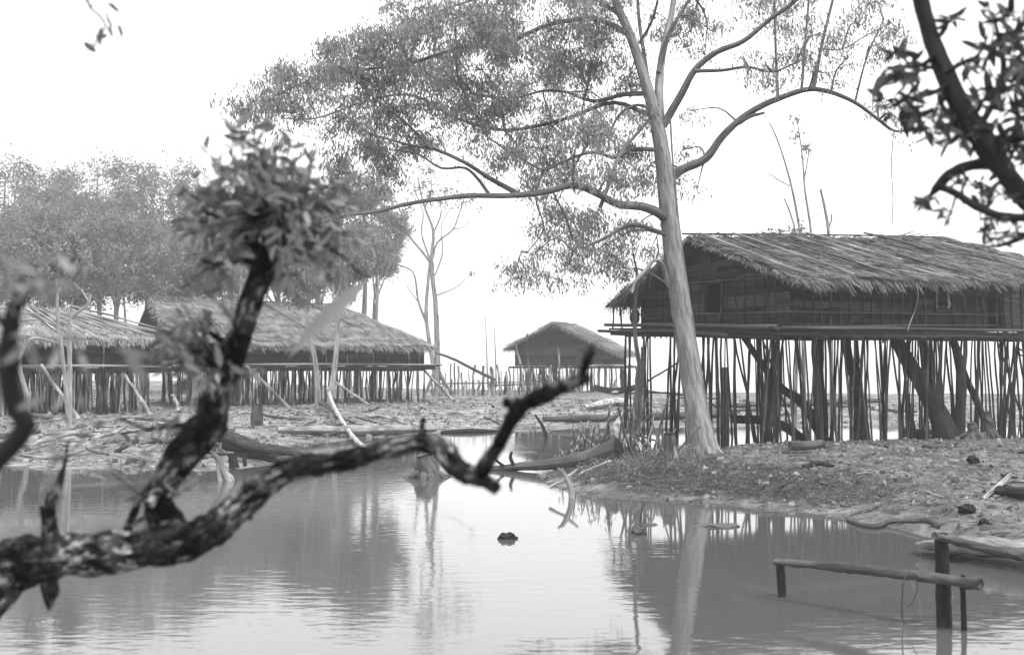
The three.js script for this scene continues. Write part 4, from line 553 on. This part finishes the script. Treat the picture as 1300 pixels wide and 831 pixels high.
{ // pale split log lying at the water's edge
  const a = onPlane(1168, 697, 0.05), b = onPlane(1420, 716, 0.2), n = 26, pos = [], idx = [], uv = [], prof8 = [[-1, 0.55], [-0.8, 0.8], [0, 0.72], [0.8, 0.85], [1, 0.5], [0.75, -0.5], [0, -0.9], [-0.75, -0.5]], dir = V(0, 0, 0).subVectors(b, a), len = dir.length(); dir.normalize(); const side = V(0, 0, 0).crossVectors(dir, V(0, 1, 0)).normalize();
  for (let i = 0; i <= n; i++) { const t = i / n, w = 0.36 * Math.pow(Math.min(1, t * 5 + 0.08), 0.6) * (1 + 0.12 * n2(t * 6, 3)), hh = 0.13 * Math.min(1, t * 4 + 0.25); const c = a.clone().addScaledVector(dir, t * len).addScaledVector(side, 0.08 * n2(t * 3, 9)); prof8.forEach(([x, y], k) => { const p = c.clone().addScaledVector(side, x * w * (1 + 0.1 * n2(k, t * 9))); p.y += 0.08 + y * hh * (1 + 0.2 * n2(k * 3, t * 7)) + 0.02 * n2(t * 14, k); pos.push(p.x, p.y, p.z); uv.push(x * 0.3, t * len); }); }
  for (let i = 0; i < n; i++) for (let k = 0; k < 8; k++) { const p = i * 8 + k, q = i * 8 + (k + 1) % 8; idx.push(p, q, p + 8, q, q + 8, p + 8); } idx.push(0, 2, 1, 0, 3, 2, 0, 4, 3, 0, 5, 4, 0, 6, 5, 0, 7, 6);
  const g = new THREE.BufferGeometry(); g.setAttribute('position', new THREE.Float32BufferAttribute(pos, 3)); g.setAttribute('uv', new THREE.Float32BufferAttribute(uv, 2)); g.setIndex(idx); g.computeVertexNormals();
  single('split_log', 'pale split log lying half in the water behind the pole rail', 'log', g, M.bark, V(a.x, 0, a.z));
}
const bent = (name, label, cat, pts, r, mat, o = {}) => { const q = pts.map(([x, y, h = 0.03]) => { const p = onGround(x, y); if (o.flatWater) { const w = onPlane(x, y, h); return w; } p.y += h; return p; }); return single(name, label, cat, tube(q, r, { sides: o.sides || 8, per: 5, rough: o.rough ?? 0.12 }), mat, V(q[0].x, Math.max(0, gy(q[0].x, q[0].z)), q[0].z), o.group); };
const up = (name, label, cat, pts, d, r, mat, o = {}) => { const q = pts.map(([x, y, dd = 0]) => at(x, y, d + dd)), b = q[0]; if (o.ground !== false) b.y = gy(b.x, b.z) - 0.1; return single(name, label, cat, tube(q, r, { sides: o.sides || 8, per: 5, rough: o.rough ?? 0.1 }), mat, b, o.group); };
bent('driftwood_branch', 'crooked dark branch floating off the bank beside the split log', 'branch', [[1076, 660], [1092, 668], [1110, 671], [1130, 664], [1155, 663], [1182, 664], [1192, 672]], [0.03, 0.04, 0.045, 0.045, 0.05, 0.05, 0.03], M.log);
bent('driftwood_branch', 'pale forked branch lying against a dark log on the right bank', 'branch', [[1248, 636, 0.03], [1262, 626, 0.08], [1284, 619, 0.2]], [0.03, 0.05, 0.04], M.white);
bent('fallen_log', 'dark log end on the right bank behind the pale forked branch', 'log', [[1268, 630, 0.1], [1300, 634, 0.1], [1360, 640, 0.12]], [0.09, 0.11, 0.12], M.logDark);
bent('fallen_log', 'short thick chunk of wood lying on the bank below the high house', 'log', [[1003, 572, 0.1], [1022, 571, 0.1], [1043, 569, 0.08]], [0.13, 0.14, 0.11], M.log);
bent('fallen_log', 'thin dark log lying on the mud below the high house stilts', 'log', [[1020, 594, 0.02], [1040, 592, 0.03], [1058, 593, 0.02]], [0.05, 0.06, 0.04], M.logDark);
bent('fallen_log', 'pale flat log on the bank at the feet of the high house stilts', 'log', [[1150, 552, 0.1], [1170, 555, 0.12], [1184, 552, 0.12]], [0.14, 0.16, 0.1], M.log);
// the fallen log reaching from the bank into the pool
{ const q = [at(600, 596, 28.8), at(660, 592, 28.4), at(700, 589, 28), at(745, 582, 27.6), at(786, 568, 27.2)], t = thing('fallen_log', 'fallen log with a dark sawn end reaching from the bank into the pool', 'log', V(q[2].x, 0, q[2].z)); q[0].y = -0.05; partW(t, 'log_trunk', tube(q, [0.07, 0.1, 0.13, 0.19, 0.23], { sides: 12, per: 6, rough: 0.12 }), M.log); const e = q[4], d = V(0, 0, 0).subVectors(q[4], q[3]).normalize(), g = new THREE.CylinderGeometry(0.2, 0.21, 0.03, 14); g.applyQuaternion(new THREE.Quaternion().setFromUnitVectors(V(0, 1, 0), d)); g.translate(e.x, e.y, e.z); partW(t, 'cut_end', g, M.logDark); partW(t, 'broken_stub', tube([at(652, 590, 28.4), at(648, 580, 28.4), at(650, 573, 28.4)], [0.05, 0.045, 0.03], { sides: 7 }), M.logDark); partW(t, 'broken_stub', tube([at(640, 592, 28.5), at(630, 584, 28.4), at(626, 578, 28.4)], [0.04, 0.03, 0.02], { sides: 7 }), M.logDark); }
{ const b = onPlane(722, 632, 0), t = thing('dead_branch', 'white crooked dead branch poking out of the water at the tip of the bank', 'branch', V(b.x, 0, b.z)); const d = -b.z; const B = (p, r) => partW(t, 'limb', tube(p.map(([x, y]) => at(x, y, d)), r, { sides: 8, rough: 0.12 }), M.white); B([[726, 636], [725, 622], [720, 608], [714, 598], [708, 594]], [0.06, 0.06, 0.055, 0.04, 0.02]); B([[719, 606], [728, 600], [734, 595]], [0.04, 0.03, 0.02]); B([[718, 609], [706, 614], [697, 619]], [0.03, 0.03, 0.04]); partW(t, 'limb', tube([[735, 602, 25], [755, 593, 25.6], [775, 585, 26.2]].map(p => at(...p)), [0.03, 0.035, 0.03], { sides: 7 }), M.white); }
{ // hollow pale log on the far mud; dark disc paints shade in its mouth
  const a = at(771, 537, 44), b = at(801, 515, 50), t = thing('hollow_log', 'pale hollow log with a dark disc painting the shade in its end on the mud before the far hut', 'log', V(a.x, gy(a.x, a.z), a.z)); b.y = gy(b.x, b.z) + 0.28; a.y = gy(a.x, a.z) + 0.2; partW(t, 'log_trunk', tube([a, V(0, 0, 0).lerpVectors(a, b, 0.5), b], [0.25, 0.28, 0.27], { sides: 12, cap: false, rough: 0.06 }), M.white); const g = new THREE.CircleGeometry(0.24, 14); g.lookAt(V(0, 0, 0).subVectors(a, b)); const m = V(0, 0, 0).lerpVectors(a, b, 0.06); g.translate(m.x, m.y, m.z); partW(t, 'hollow', g, M.inner); }
bent('fallen_log', 'long bowed log on the mud behind the pale hollow log', 'log', [[742, 522, 0.15], [760, 519, 0.2], [785, 516, 0.25], [812, 520, 0.2]], [0.1, 0.2, 0.24, 0.2], M.logPale); bent('fallen_log', 'long dark log on the far side of the creek behind the tree', 'log', [[690, 533, 0.05], [760, 536, 0.1], [830, 533, 0.1], [930, 530, 0.15]], [0.14, 0.2, 0.2, 0.15], M.log); bent('fallen_log', 'straight pole lying on the far mud behind the stilts of the high house', 'log', [[905, 520, 0.2], [1000, 517, 0.2], [1120, 512, 0.2]], [0.12, 0.14, 0.12], M.log);
up('stump', 'short dark topped stump post standing beside the pale tree', 'stump', [[853, 592], [851, 570], [850, 549]], 26.6, [0.17, 0.14, 0.13], M.log); up('stump_root', 'pale root fin at the foot of the stump post by the tree', 'stump', [[858, 592], [858, 580], [856, 566]], 26.5, [0.08, 0.06, 0.02], M.logPale);
up('leaning_stake', 'dark stake leaning out of the mud by the far water', 'stake', [[698, 556], [690, 543], [679, 526]], 40.5, [0.06, 0.06, 0.04], M.poleDark);
function rootStump(label, px, py, d, r, hpx, mat) { const b = at(px, py, d); b.y = Math.max(-0.1, gy(b.x, b.z)); const hh = hpx * d / F, t = thing('root_stump', label, 'stump', b); partW(t, 'stump_body', tube([V(b.x, b.y - 0.15, b.z), V(b.x + 0.02, b.y + hh * 0.4, b.z), V(b.x - 0.06, b.y + hh, b.z)], [r * 1.25, r, r * 0.6], { sides: 12, per: 7, rough: 0.35 }), mat); for (let i = 0; i < 7; i++) { const a = i / 7 * 6.28 + rr(-0.3, 0.3), l = r * rr(2, 3.6), e = V(b.x + Math.cos(a) * l, 0, b.z + Math.sin(a) * l); e.y = Math.max(-0.15, gy(e.x, e.z)) - 0.04; partW(t, 'root', tube([V(b.x + Math.cos(a) * r * 0.5, b.y + hh * rr(0.25, 0.55), b.z + Math.sin(a) * r * 0.5), V(b.x + Math.cos(a) * r * 1.3, b.y + rr(0.06, 0.16), b.z + Math.sin(a) * r * 1.3), e], [r * 0.4, r * 0.3, 0.02], { sides: 7, rough: 0.2 }), mat); } }
rootStump('pale root stump with spreading foot among the high house stilts', 1236, 556, 34.2, 0.2, 22, M.limb); rootStump('dark mossy stump beside the pale root stump under the high house', 1256, 553, 35.2, 0.2, 34, M.log);
up('upright_stump', 'grey broken post standing in the creek behind the high house stilts', 'stump', [[921, 545], [921, 500], [921, 466]], 45, [0.14, 0.15, 0.12], M.log);
{ const b = onPlane(542, 606, 0); const d = -b.z; rootStump('pale torn root stump sitting in the water beyond the crooked arm', 541, 606, d, 0.3, 34, M.limb); }
up('forked_pole', 'tall thin forked pole standing between the tree and the far hut', 'pole', [[808, 575], [806, 520], [812, 470], [807, 430], [806, 390], [809, 350], [804, 322]], 31, [0.07, 0.065, 0.06, 0.055, 0.05, 0.045, 0.02], M.limb); up('forked_pole', 'short side pole rising beside the tall forked pole', 'pole', [[806, 522], [814, 490], [816, 460], [815, 440]], 31.2, [0.07, 0.06, 0.05, 0.03], M.limb);
// dead brush and leafy saplings at the tip of the bank
for (const [p, r, d, l] of [[[[795, 590], [800, 560], [812, 530], [822, 505]], 0.05, 29, 'leaning dead stem in the brush by the tall forked pole, widest of the tangle'], [[[830, 590], [818, 560], [808, 535], [795, 515]], 0.045, 29, 'dead stem crossing the widest stem in the brush'], [[[780, 585], [790, 565], [797, 545]], 0.04, 28.6, 'short dead stem at the water side of the brush'], [[[838, 590], [836, 555], [844, 520], [850, 500]], 0.035, 29.4, 'thin dead stem in the brush nearest the stump post'], [[[790, 545], [810, 552], [835, 560]], 0.04, 29.2, 'pale dead stick lying across the brush']]) up('dead_sapling', l, 'dead plant', p, d, [r, r * 0.9, r * 0.7, r * 0.5], M.limb, { ground: p[0][1] > 560 });
for (let i = 0; i < 26; i++) { const px = rr(775, 850), a = at(px, 588, rr(27.2, 30)); a.y = gy(a.x, a.z) - 0.05; if (a.y < -0.1) continue; const b = V(a.x + gauss() * 0.7, a.y + rr(0.4, 1.5), a.z + gauss() * 0.7); stick('brush_stick', 'thin dead brush stick poking up around the tall forked pole', 'branch', a, b, rr(0.014, 0.04), R() < 0.4 ? M.limb : R() < 0.5 ? M.polePale : M.pole, 'dead brush sticks by the forked pole'); }
function shrub(label, px, py, d, n, hpx, spread, group, leafy = 14) {
  const b = at(px, py, d); b.y = gy(b.x, b.z) - 0.05; const t = thing('sapling', label, 'plant', b, 0, group), list = [];
  for (let i = 0; i < n; i++) { const e = V(b.x + gauss() * spread, b.y + hpx * d / F * rr(0.5, 1), b.z + gauss() * spread), m = V(0, 0, 0).lerpVectors(b, e, 0.5).add(V(gauss() * 0.06, 0, gauss() * 0.06)); partW(t, 'stem', tube([V(b.x + gauss() * 0.05, b.y, b.z + gauss() * 0.05), m, e], [0.03, 0.022, 0.008], { sides: 5, per: 3 }), M.limb); for (let j = 0; j < leafy; j++) { const q = V(0, 0, 0).lerpVectors(m, e, rr(-0.5, 1.05)); list.push([q.x + gauss() * 0.09, q.y + gauss() * 0.07, q.z + gauss() * 0.09, rr(-1, 1), rr(0, 6.28), rr(-1, 1), rr(0.7, 1.3), rr(0.8, 2.2)]); } }
  if (list.length) scatter(t, 'foliage', leafGeo(0.12, 0.06), M.leafMain, list); return t;
}
for (const [px, py, d, n, hp, sp] of [[735, 590, 28.4, 4, 75, 0.35], [752, 588, 28.4, 5, 62, 0.4], [768, 586, 28.2, 4, 95, 0.3], [716, 592, 28.6, 3, 45, 0.3], [790, 590, 27.8, 5, 40, 0.4], [815, 592, 27.4, 5, 36, 0.4], [835, 590, 27.4, 4, 30, 0.35]]) shrub('leafy young sapling growing along the fallen log at the tip of the bank', px, py, d, n, hp, sp, 'saplings along the fallen log');
// stakes of the far fence
{
  const d = 78, b = at(555, 499, d); b.y = gy(b.x, b.z); const t = thing('stake_fence', 'rough fence of uneven stakes between the long house and the far hut', 'fence', b);
  for (let px = 548; px < 712; px += rr(2.6, 5)) { const dd = d + rr(-1.5, 1.5), f = at(px + rr(-2, 2), 499, dd); f.y = gy(f.x, f.z) - 0.15; const e = at(px + rr(-3, 3), 472 + rr(-12, 12) + (R() < 0.3 ? 10 : 0), dd); pole(t, 'stake', f.sub(b), e.sub(b), rr(0.04, 0.13), R() < 0.35 ? M.polePale : R() < 0.5 ? M.pole : M.polePale); }
  pole(t, 'rail', at(555, 487, d).sub(b), at(660, 485, d).sub(b), 0.05, M.pole); pole(t, 'rail', at(625, 489, d).sub(b), at(712, 488, d).sub(b), 0.05, M.pole);
}
stick('leaning_pole', 'long pole slanting from the hip end of the long house down to the stake fence', 'pole', at(628, 482, 77), at(553, 446, 72), 0.11, M.pole);
for (const [x, y, l] of [[619, 400, 'thin tall pole standing in the sea beyond the stake fence'], [630, 408, 'thin tall pole beside another in the sea beyond the stake fence']]) up('sea_pole', l, 'pole', [[x, 492], [x - 1, 450], [x - 3, y]], 112, [0.06, 0.05, 0.03], M.limb, { ground: false });
// pale poles leaning on the left houses
for (const [a, b, d, l] of [[[368, 518], [312, 464], 57, 'white leaning pole propped against the long house floor beside the pale slender trees'], [[575, 506], [528, 457], 65, 'white leaning pole propped at the hip end of the long house'], [[468, 512], [425, 485], 58, 'short pale pole slanting among the long house stilts'], [[192, 528], [158, 476], 48, 'white pole propped against the stilts of the house with pale roof poles'], [[100, 532], [52, 462], 46, 'long white pole leaning on the floor of the house with pale roof poles'], [[228, 520], [218, 500], 47, 'short pale stick by the corner of the house with pale roof poles']]) { const f = at(...a, d); f.y = Math.max(f.y - 0.1, gy(f.x, f.z) - 0.05); stick('leaning_pole', l, 'pole', f, at(...b, d + 1.2), 0.09, M.white); }
bareTree('sapling', 'pale forked dead sapling before the roof with pale poles', 43, [[[[88, 525], [88, 470], [88, 430], [89, 405], [100, 395], [112, 385], [114, 372]], 3.6, 1.4], [[[90, 412], [90, 395], [92, 380]], 2, 1], [[[113, 384], [104, 370], [92, 358]], 1.6, 1]], { mat: M.paleTrunk });
bareTree('sapling', 'pale bent sapling arching before the left house wall', 42, [[[[34, 540], [33, 500], [25, 470], [26, 450], [40, 430], [60, 432], [86, 438]], 3.6, 1.6]], { mat: M.paleTrunk });
// fallen tops by the slender trees
bent('fallen_branch', 'pale stick lying from the slender trees down to the far water edge', 'branch', [[416, 516, 0.9], [425, 535, 0.5], [445, 558, 0.2], [466, 574, 0.05]], [0.09, 0.08, 0.08, 0.06], M.logPale); bent('fallen_branch', 'dark twisted branch beside the pale stick by the slender trees', 'branch', [[402, 518, 0.3], [418, 526, 0.3], [428, 533, 0.1]], [0.1, 0.1, 0.07], M.log);
// logs and driftwood on the left mud
bent('fallen_log', 'long pale log lying along the far water edge', 'log', [[352, 553, 0.15], [400, 553, 0.18], [450, 552, 0.18], [500, 551, 0.18], [552, 549, 0.12]], [0.1, 0.16, 0.2, 0.19, 0.1], M.bark, { rough: 0.22 });
bent('fallen_log', 'thin dark log in shallow water at the far end of the pool', 'log', [[560, 550, 0.03], [600, 549, 0.06], [632, 548, 0.02]], [0.07, 0.1, 0.06], M.logDark);
{ const q = [at(283, 560, 33), at(330, 568, 31), at(372, 574, 29.5), at(408, 580, 28)]; q[0].y = gy(q[0].x, q[0].z) + 0.5; q[3].y = 0.05; single('fallen_log', 'smooth pole slanting from the left mud into the water behind the leaning tree', 'log', tube(q, [0.18, 0.13, 0.1, 0.07], { sides: 10 }), M.log, V(q[3].x, 0, q[3].z)); }
{ const q = [at(290, 562, 33), at(320, 574, 32), at(345, 586, 31), at(350, 592, 30.5)]; q[3].y = -0.05; single('fallen_log', 'thick dark bough under the smooth pole at the left water edge', 'log', tube(q, [0.22, 0.18, 0.15, 0.1], { sides: 10, rough: 0.15 }), M.logDark, V(q[3].x, 0, q[3].z)); }
{ const b = onPlane(288, 610, 0), d = -b.z, t = thing('dead_branch', 'white forked driftwood standing in the shallows behind the leafy stem', 'branch', V(b.x, 0, b.z)); for (const [p, r] of [[[[292, 612], [284, 596], [276, 582], [268, 574]], 0.08], [[[280, 612], [278, 598], [275, 582]], 0.06], [[[286, 600], [294, 606], [296, 612]], 0.05]]) partW(t, 'limb', tube(p.map(([x, y]) => at(x, y, d)), [r, r * 0.9, r * 0.7], { sides: 7 }), M.white); }
up('stump', 'small dark stump in the shallows by the left bank', 'stump', [[297, 594], [296, 586], [294, 576]], 29, [0.14, 0.12, 0.1], M.logDark, { ground: false }); up('stake', 'short dark stake in the shallows next to a stump by the left bank', 'stake', [[311, 592], [310, 582], [310, 574]], 29, [0.05, 0.045, 0.04], M.logDark, { ground: false });
up('stump', 'broad tree stump standing on the left mud in front of the long house', 'stump', [[326, 536], [326, 524], [327, 512]], 43, [0.24, 0.22, 0.2], M.log);
for (let i = 0; i < 64; i++) { // driftwood strewn on the left mud
  const px = i < 40 ? rr(-20, 330) : rr(330, 640), py = i < 40 ? rr(528, 584) : rr(522, 550), a = onGround(px, py), an = rr(0, 6.28), L = rr(0.6, 2.4); if (a.y < 0.04) continue;
  const b = V(a.x + Math.cos(an) * L, 0, a.z + Math.sin(an) * L * 0.7); b.y = gy(b.x, b.z) + rr(0.02, 0.35); a.y += 0.02; if (b.y < 0) continue; const k = R();
  stick('driftwood_stick', k < 0.45 ? 'bleached stick of driftwood strewn on the left mud' : 'grey stick of driftwood strewn on the left mud', 'driftwood', a, b, rr(0.025, 0.085), k < 0.45 ? M.white : k < 0.75 ? M.pole : M.log, k < 0.45 ? 'bleached driftwood on the left mud' : 'grey driftwood on the left mud');
}
for (let i = 0; i < 16; i++) { const a = onGround(rr(990, 1290), rr(556, 625)), an = rr(0, 6.28), L = rr(0.3, 0.9), b = V(a.x + Math.cos(an) * L, 0, a.z + Math.sin(an) * L); b.y = gy(b.x, b.z) + 0.04; a.y += 0.02; stick('driftwood_stick', 'small broken stick strewn on the right bank below the high house', 'driftwood', a, b, rr(0.015, 0.035), R() < 0.4 ? M.polePale : M.poleDark, 'sticks on the right bank'); }
for (let i = 0; i < 10; i++) { const px = rr(700, 1150), a = onGround(px, rr(500, 534)), an = rr(-0.4, 0.4), L = rr(1, 3), b = V(a.x + L * Math.cos(an), 0, a.z + L * Math.sin(an)); b.y = gy(b.x, b.z) + 0.1; a.y += 0.05; if (a.y < 0.06) continue; stick('driftwood_stick', 'grey pole lying on the far mud beyond the creek', 'driftwood', a, b, rr(0.05, 0.09), R() < 0.4 ? M.polePale : M.pole, 'poles on the far mud'); }
// the far canoe with a pale bundle
{ const c = at(781, 497, 80); c.y = gy(c.x, c.z) + 0.02; const n = 14, pos = [], idx = []; for (let i = 0; i <= n; i++) { const t = i / n * 2 - 1, w = 0.32 * (1 - t * t) + 0.03, k = 0.25 * t * t; for (const [x, y] of [[-1, 0.42], [-0.7, 0.08], [0, 0], [0.7, 0.08], [1, 0.42], [0.8, 0.4], [0, 0.12], [-0.8, 0.4]]) pos.push(c.x + t * 1.4, c.y + y + k, c.z + x * w); } for (let i = 0; i < n; i++) for (let k = 0; k < 8; k++) { const p = i * 8 + k, q = i * 8 + (k + 1) % 8; idx.push(p, p + 8, q, q, p + 8, q + 8); } const g = new THREE.BufferGeometry(); g.setAttribute('position', new THREE.Float32BufferAttribute(pos, 3)); g.setIndex(idx); g.computeVertexNormals(); single('canoe', 'small dark dugout canoe drawn up before the far hut', 'canoe', g, M.logDark, c.clone());
  const b = new THREE.ConeGeometry(0.36, 0.95, 12, 6), p = b.attributes.position; for (let i = 0; i < p.count; i++) { const k = 1 + 0.2 * n3(p.getX(i) * 4, p.getY(i) * 4, p.getZ(i) * 4); p.setXYZ(i, p.getX(i) * k, p.getY(i), p.getZ(i) * k); } b.computeVertexNormals(); b.translate(c.x, c.y + 0.58, c.z); single('bundle', 'pale pointed bundle standing in the far dugout canoe', 'bundle', b, M.white, V(c.x, c.y + 0.12, c.z)); }
// things lying in the pool
function lump(name, label, cat, p, sx, sy, sz, mat) { const b = new THREE.IcosahedronGeometry(1, 3), q = b.attributes.position; for (let i = 0; i < q.count; i++) { const k = 1 + 0.35 * n3(q.getX(i) * 1.3 + p.x, q.getY(i) * 1.3, q.getZ(i) * 1.3 + p.z) + 0.12 * n3(q.getX(i) * 4, q.getY(i) * 4 + p.x, q.getZ(i) * 4); q.setXYZ(i, q.getX(i) * k * sx, q.getY(i) * k * sy, q.getZ(i) * k * sz); } b.computeVertexNormals(); b.translate(p.x, p.y, p.z); return single(name, label, cat, b, mat, p.clone()); }
lump('clod', 'small dark clod of mud poking out of the open water', 'clod', onPlane(645, 682, 0.02), 0.13, 0.07, 0.09, M.logDark);
lump('clod', 'dark clod under a thin upright stick in the water by the bank', 'clod', onPlane(810, 676, 0.02), 0.12, 0.1, 0.1, M.log); { const b = onPlane(812, 668, 0); up('stick', 'thin stick standing in the water above the dark clod', 'stick', [[812, 674], [814, 655], [818, 636]], -b.z, [0.014, 0.014, 0.008], M.pole, { ground: false }); }
lump('mud_islet', 'low flat islet of mud in the water off the right bank', 'mud', onPlane(912, 668, -0.005), 0.42, 0.04, 0.25, M.clod); lump('mud_islet', 'tiny islet of mud in the water beside the low flat one', 'mud', onPlane(826, 666, 0), 0.1, 0.03, 0.07, M.clod);
{ const p = onGround(1228, 650); p.y += 0.05; lump('root_clod', 'dark clod of roots on the edge of the right bank', 'clod', p, 0.13, 0.08, 0.1, M.logDark); const q = onGround(1250, 665); q.y += 0.02; lump('root_clod', 'small dark clod near the split log on the right bank', 'clod', q, 0.08, 0.06, 0.07, M.logDark); const s = onGround(1236, 592); s.y += 0.05; lump('grass_tuft', 'small dark grass tuft on the right bank below the high house', 'tuft', s, 0.12, 0.1, 0.1, M.logDark); const w = onGround(1290, 576); w.y += 0.04; lump('clod', 'flat dark clod on the right bank under the far end of the high house', 'clod', w, 0.3, 0.06, 0.14, M.log); }
// litter, clods and low weeds: uncountable
const onBank = (poly, x, d, m = 0.15) => sdPoly(poly, x, d) > m;
{ const clods = [], bits = [], weeds = [], G = new THREE.IcosahedronGeometry(1, 1), gp = G.attributes.position; for (let i = 0; i < gp.count; i++) { const k = 1 + 0.3 * n3(gp.getX(i) * 2, gp.getY(i) * 2, gp.getZ(i) * 2); gp.setXYZ(i, gp.getX(i) * k, gp.getY(i) * k, gp.getZ(i) * k); } G.computeVertexNormals();
  const inView = (x, d) => d > 8 && Math.abs(x / d) < 0.47;
  for (let i = 0; i < 200000 && clods.length < 7000; i++) { const x = rr(0, 26), d = rr(15, 40); if (!inView(x, d) || !onBank(rightBank, x, d, 0.1) || n2(x * 0.6, d * 0.6) < rr(-0.9, 0.6)) continue; const s = Math.pow(R(), 7) * 0.05 + 0.009; clods.push([x, gy(x, -d) + s * 0.1, -d, rr(0, 6), rr(0, 6), rr(0, 6), [s * rr(1, 1.8), s * 0.6, s * rr(1, 1.8)], rr(0.6, 2.8)]); }
  for (let i = 0; i < 60000 && bits.length < 4500; i++) { const x = rr(0, 26), d = rr(15, 40); if (!inView(x, d) || !onBank(rightBank, x, d, 0.1)) continue; bits.push([x, gy(x, -d) + 0.012, -d, 1.57 + rr(-0.3, 0.3), rr(0, 6.28), rr(-0.3, 0.3), rr(0.4, 1.1), rr(0.5, 2)]); }
  for (let i = 0; i < 90000 && bits.length < 5500; i++) { const x = rr(-26, 20), d = rr(28, 62); if (!inView(x, d) || !onBank(farBank, x, d, 0.3)) continue; bits.push([x, gy(x, -d) + 0.02, -d, 1.57 + rr(-0.3, 0.3), rr(0, 6.28), rr(-0.3, 0.3), rr(0.5, 1.2), rr(0.8, 2.2)]); }
  for (let i = 0; i < 200000 && clods.length < 21000; i++) { const x = rr(-26, 20), d = rr(28, 70); if (!inView(x, d) || !onBank(farBank, x, d, 0.2) || n2(x * 0.4, d * 0.4) < rr(-0.8, 0.6)) continue; const s = Math.pow(R(), 5) * 0.08 + 0.015; clods.push([x, gy(x, -d), -d, rr(0, 6), rr(0, 6), rr(0, 6), [s * rr(1, 1.8), s * 0.6, s * rr(1, 1.8)], rr(0.7, 3)]); }
  tag(scatter(null, 'mud_crumbs', G, M.clod, clods), 'small clods and crumbs of mud strewn over the banks', 'mud'); tag(scatter(null, 'leaf_litter', flatLeaf(0.09, 0.045), M.litter, bits), 'fallen leaves and chips littering the mud banks', 'litter');
  // dark low weeds along the front slope of the right bank
  const wg = sprayGeo(8, 0.05, 0.016, 0.04, 0.2); wg.rotateX(Math.PI);
  for (let i = 0; i < 200000 && weeds.length < 8000; i++) { const px = rr(700, 1250), py = rr(588, 640), h = 0.25, p = onPlane(px, py, h), sd = sdPoly(rightBank, p.x, -p.z), den = sstep(0.3, 0.8, sd) * (1 - sstep(2.6, 4.6, sd)) * (1 - sstep(960, 1200, px)); if (R() > den * (0.75 + 0.4 * n2(p.x * 1.3, p.z * 1.3)) + 0.03) continue; weeds.push([p.x, gy(p.x, p.z) + 0.02, p.z, rr(-0.5, 0.5), rr(0, 6.28), rr(-0.5, 0.5), [rr(0.8, 1.5), rr(0.25, 0.6), rr(0.8, 1.5)], rr(0.4, 1.5)]); }
  tag(scatter(null, 'low_weeds', wg, M.weed, weeds), 'dark low weeds creeping over the front of the right bank', 'weeds');
  const brush = []; for (let i = 0; i < 700; i++) { const p = onPlane(rr(735, 885), rr(572, 602), 0.3), h = gy(p.x, p.z); if (h < 0.03) continue; brush.push([p.x, h + rr(0, 0.25), p.z, rr(-0.8, 0.8), rr(0, 6.28), rr(-0.8, 0.8), rr(1, 2.2), rr(0.3, 1.3)]); }
  tag(scatter(null, 'brush', wg, M.leafMain, brush), 'dry tangled brush around the stump post and the fallen log', 'brush');
}
renderer.render(scene, camera);
